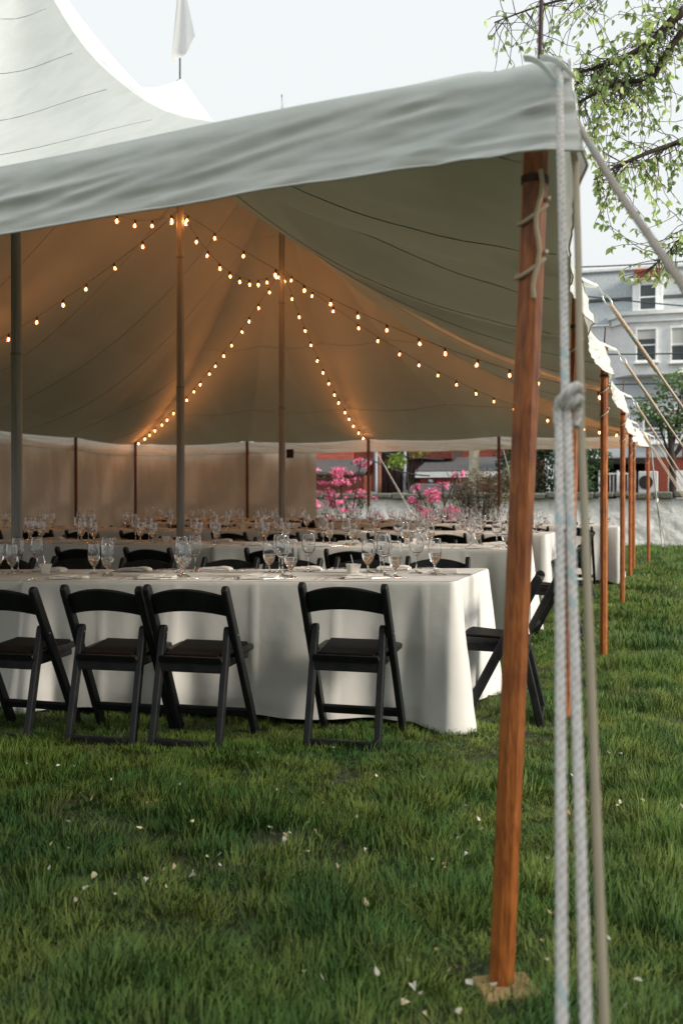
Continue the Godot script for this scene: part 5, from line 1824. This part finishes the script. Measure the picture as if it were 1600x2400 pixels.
func build_added_shade_trees() -> void:
	# unseen tall trees added behind and right of the camera to shade the near lawn
	rng.seed = 321
	for q in [[-13.0, 3.5, 8.0, "furthest left"], [-8.0, 7.0, 9.0, "left"], [-2.0, 8.5, 9.0, "straight"], [4.5, 8.0, 8.5, "right"], [9.0, 0.6, 7.5, "sharply right"]]:
		var blobs := []
		for k in 12:
			blobs.append([V(rf(-2.6, 2.6), rf(2.4, float(q[2])), rf(-1.6, 1.6)), V(1.5, 1.1, 1.3)])
		plain_tree("tall dark tree added out of view for its shade, %s behind the viewer" % q[3], V(q[0], 0, q[1]), q[2], blobs, 2700 if q[0] > 8.0 else 1700, 0.42, [Color(0.035, 0.07, 0.025), Color(0.05, 0.095, 0.03), Color(0.028, 0.055, 0.02)])

# ------------------------------------------------------------------ lawn
func clump(blades: int, rad: float, hmin: float, hmax: float, wide: float) -> ArrayMesh:
	var m := MB.new()
	m.colored = true
	var lean := V(rf(-0.5, 0.5), 0, rf(-0.5, 0.5))
	for k in blades:
		var a := rf(0, TAU)
		var r := rad * sqrt(rng.randf())
		var p := V(cos(a) * r, -0.004, sin(a) * r)
		var d := (V(cos(a), 0, sin(a)) * rf(0.1, 0.8) + lean + V(rf(-0.4, 0.4), 0, rf(-0.4, 0.4)))
		var h := rf(hmin, hmax)
		var w := wide * rf(0.7, 1.3)
		var yaw := rf(0, TAU)
		var sd := V(cos(yaw), 0, sin(yaw)) * w * 0.5
		var b1 := p + V(0, h * 0.5, 0) + d * h * 0.18
		var b2 := p + V(0, h * rf(0.75, 1.0), 0) + d * h * 0.62
		var g := rng.randf()
		m.tint = Color(1, 1, 1).lerp(Color(1.4, 1.25, 0.9), g * g) * rf(0.75, 1.15)
		m.tint.a = 1.0
		var nn := d.cross(sd).normalized()
		if nn.length() < 0.5:
			nn = V(0, 0, 1)
		var i := m.v.size()
		for q in [p - sd, p + sd, b1 - sd * 0.85, b1 + sd * 0.85, b2]:
			m.put(q, (nn + V(0, 0.6, 0)).normalized())
		m.ix.append_array(PackedInt32Array([i, i + 1, i + 2, i + 1, i + 3, i + 2, i + 2, i + 3, i + 4]))
	return m.mesh()

func build_grass() -> void:
	rng.seed = 4242
	var shapes := []
	for k in 6:
		shapes.append(clump(36, 0.06, 0.022, 0.072, 0.0027))
	for k in 3:
		shapes.append(clump(32, 0.11, 0.025, 0.075, 0.006))
	var xfs := []
	var cols := []
	for k in 9:
		xfs.append([])
		cols.append([])
	var z := -0.7
	var st := 0.25
	while z > -23.9:
		var x := -9.8
		while x < 4.2:
			var zc := -0.2987 * x - 0.9543 * z
			var xc := 0.9543 * x - 0.2987 * z
			if zc > 0.5 and absf(xc) < 0.343 * zc * 1.2 + 0.8:
				var far := zc > 7.5
				var dens := 760.0 * minf(1.0, pow(3.6 / zc, 1.25))
				if far:
					dens *= 0.75
				var want := dens * st * st
				var n := int(want) + (1 if rng.randf() < want - int(want) else 0)
				for i in n:
					var px := x + rf(0, st)
					var pz := z - rf(0, st)
					var t1 := nz.get_noise_2d(px * 130.0, pz * 130.0)
					var t2 := nz.get_noise_2d(px * 35.0 + 900.0, pz * 35.0)
					var t3 := nz.get_noise_2d(px * 420.0, pz * 420.0 + 300.0)
					# thin, trodden patch in the foreground
					var worn := exp(-Vector2((px + 1.12) / 0.42, (pz + 3.12) / 0.2).length_squared()) + 0.8 * exp(-Vector2((px + 1.7) / 0.35, (pz + 2.62) / 0.15).length_squared())
					worn = maxf(worn, smoothstep(0.32, 0.6, t2 + t3 * 0.4))
					if rng.randf() < worn * 0.8:
						continue
					var s := clampf(0.85 + t1 * 0.9 + t3 * 0.5, 0.45, 1.6) * rf(0.8, 1.2)
					if pz < -4.1 and px < -0.35:
						s *= 0.68
					var k := rng.randi() % 6 if not far else 6 + rng.randi() % 3
					var b := Basis(Vector3.UP, rf(0, TAU)) * Basis.from_euler(V(rf(-0.2, 0.2), 0, rf(-0.2, 0.2)))
					xfs[k].append(Transform3D(b.scaled(V(1.0, 1, 1.0) * (0.75 + 0.35 * s)) * Basis.from_scale(V(1, s, 1)), V(px, gh(px, pz), pz)))
					var c := Color(0.14, 0.275, 0.055).lerp(Color(0.075, 0.195, 0.06), clampf(0.5 + t2 * 1.2, 0, 1))
					c = c.lerp(Color(0.31, 0.36, 0.085), clampf(0.28 + t3 * 0.9 - t1 * 0.5, 0, 0.75))
					c *= rf(0.8, 1.2)
					c.a = 1.0
					cols[k].append(c)
			x += st
		z -= st
	var lawn := thing("grass", "", "")
	lawn.set_meta("kind", "stuff")
	for k in 9:
		var mm := MultiMesh.new()
		mm.transform_format = MultiMesh.TRANSFORM_3D
		mm.use_colors = true
		mm.mesh = shapes[k]
		mm.instance_count = xfs[k].size()
		for i in xfs[k].size():
			mm.set_instance_transform(i, xfs[k][i])
			mm.set_instance_color(i, cols[k][i])
		var o := MultiMeshInstance3D.new()
		o.multimesh = mm
		o.material_override = M.blade
		o.name = "grass_tufts" if k == 0 else "grass_tufts_%03d" % k
		lawn.add_child(o)
		o.set_meta("kind", "stuff")
	lawn.set_meta("label", "uneven mown lawn grass with longer tufts")
	lawn.set_meta("category", "grass")

func build_litter() -> void:
	rng.seed = 99
	var shp := [leaf_mesh(0.7, -0.5, 0.42), leaf_mesh(0.3, -0.9, 0.36), leaf_mesh(0.9, 0.4, 0.45)]
	var white := mat(lin(0.74, 0.7, 0.6), 0.8, {"backlight_enabled": true, "backlight": lin(0.4, 0.38, 0.3)})
	var tan_ := mat(lin(0.42, 0.27, 0.13), 0.85)
	var cream := mat(lin(0.6, 0.52, 0.33), 0.85)
	var spots := []
	for q in [[-1.2, -3.08, 14, 0.22], [-0.78, -3.15, 8, 0.25], [-0.62, -2.28, 9, 0.16], [-0.5, -2.16, 5, 0.1], [-1.75, -2.7, 8, 0.22], [-0.04, -3.78, 8, 0.12], [-1.0, -2.55, 8, 0.35], [-0.6, -3.6, 10, 0.5], [-1.9, -3.6, 9, 0.5], [-0.1, -2.6, 6, 0.22], [0.25, -4.6, 8, 0.5], [-1.2, -4.1, 7, 0.5]]:
		for k in int(q[2] * 1.5):
			spots.append(V(float(q[0]) + rng.randfn() * float(q[3]), 0, float(q[1]) + rng.randfn() * float(q[3]) * 0.6))
	for p in spots:
		p.y = gh(p.x, p.z) + rf(0.012, 0.05)
		var o := put("fallen_petal", shp[rng.randi() % 3], white)
		o.position = p
		var s := rf(0.009, 0.023)
		o.rotation = V(rf(-0.5, 0.5), rf(0, TAU), rf(-0.6, 0.6))
		o.scale = V(s, s, s)
		var w := rng.randf()
		if w < 0.22:
			o.material_override = tan_
			tag(o, "curled tan dogwood petal lying on the lawn", "petal", "tan petals on the lawn")
		elif w < 0.5:
			o.material_override = cream
			tag(o, "cream coloured fallen petal lying on the lawn", "petal", "cream petals on the lawn")
		else:
			tag(o, "white fallen petal lying on the lawn", "petal", "white petals on the lawn")
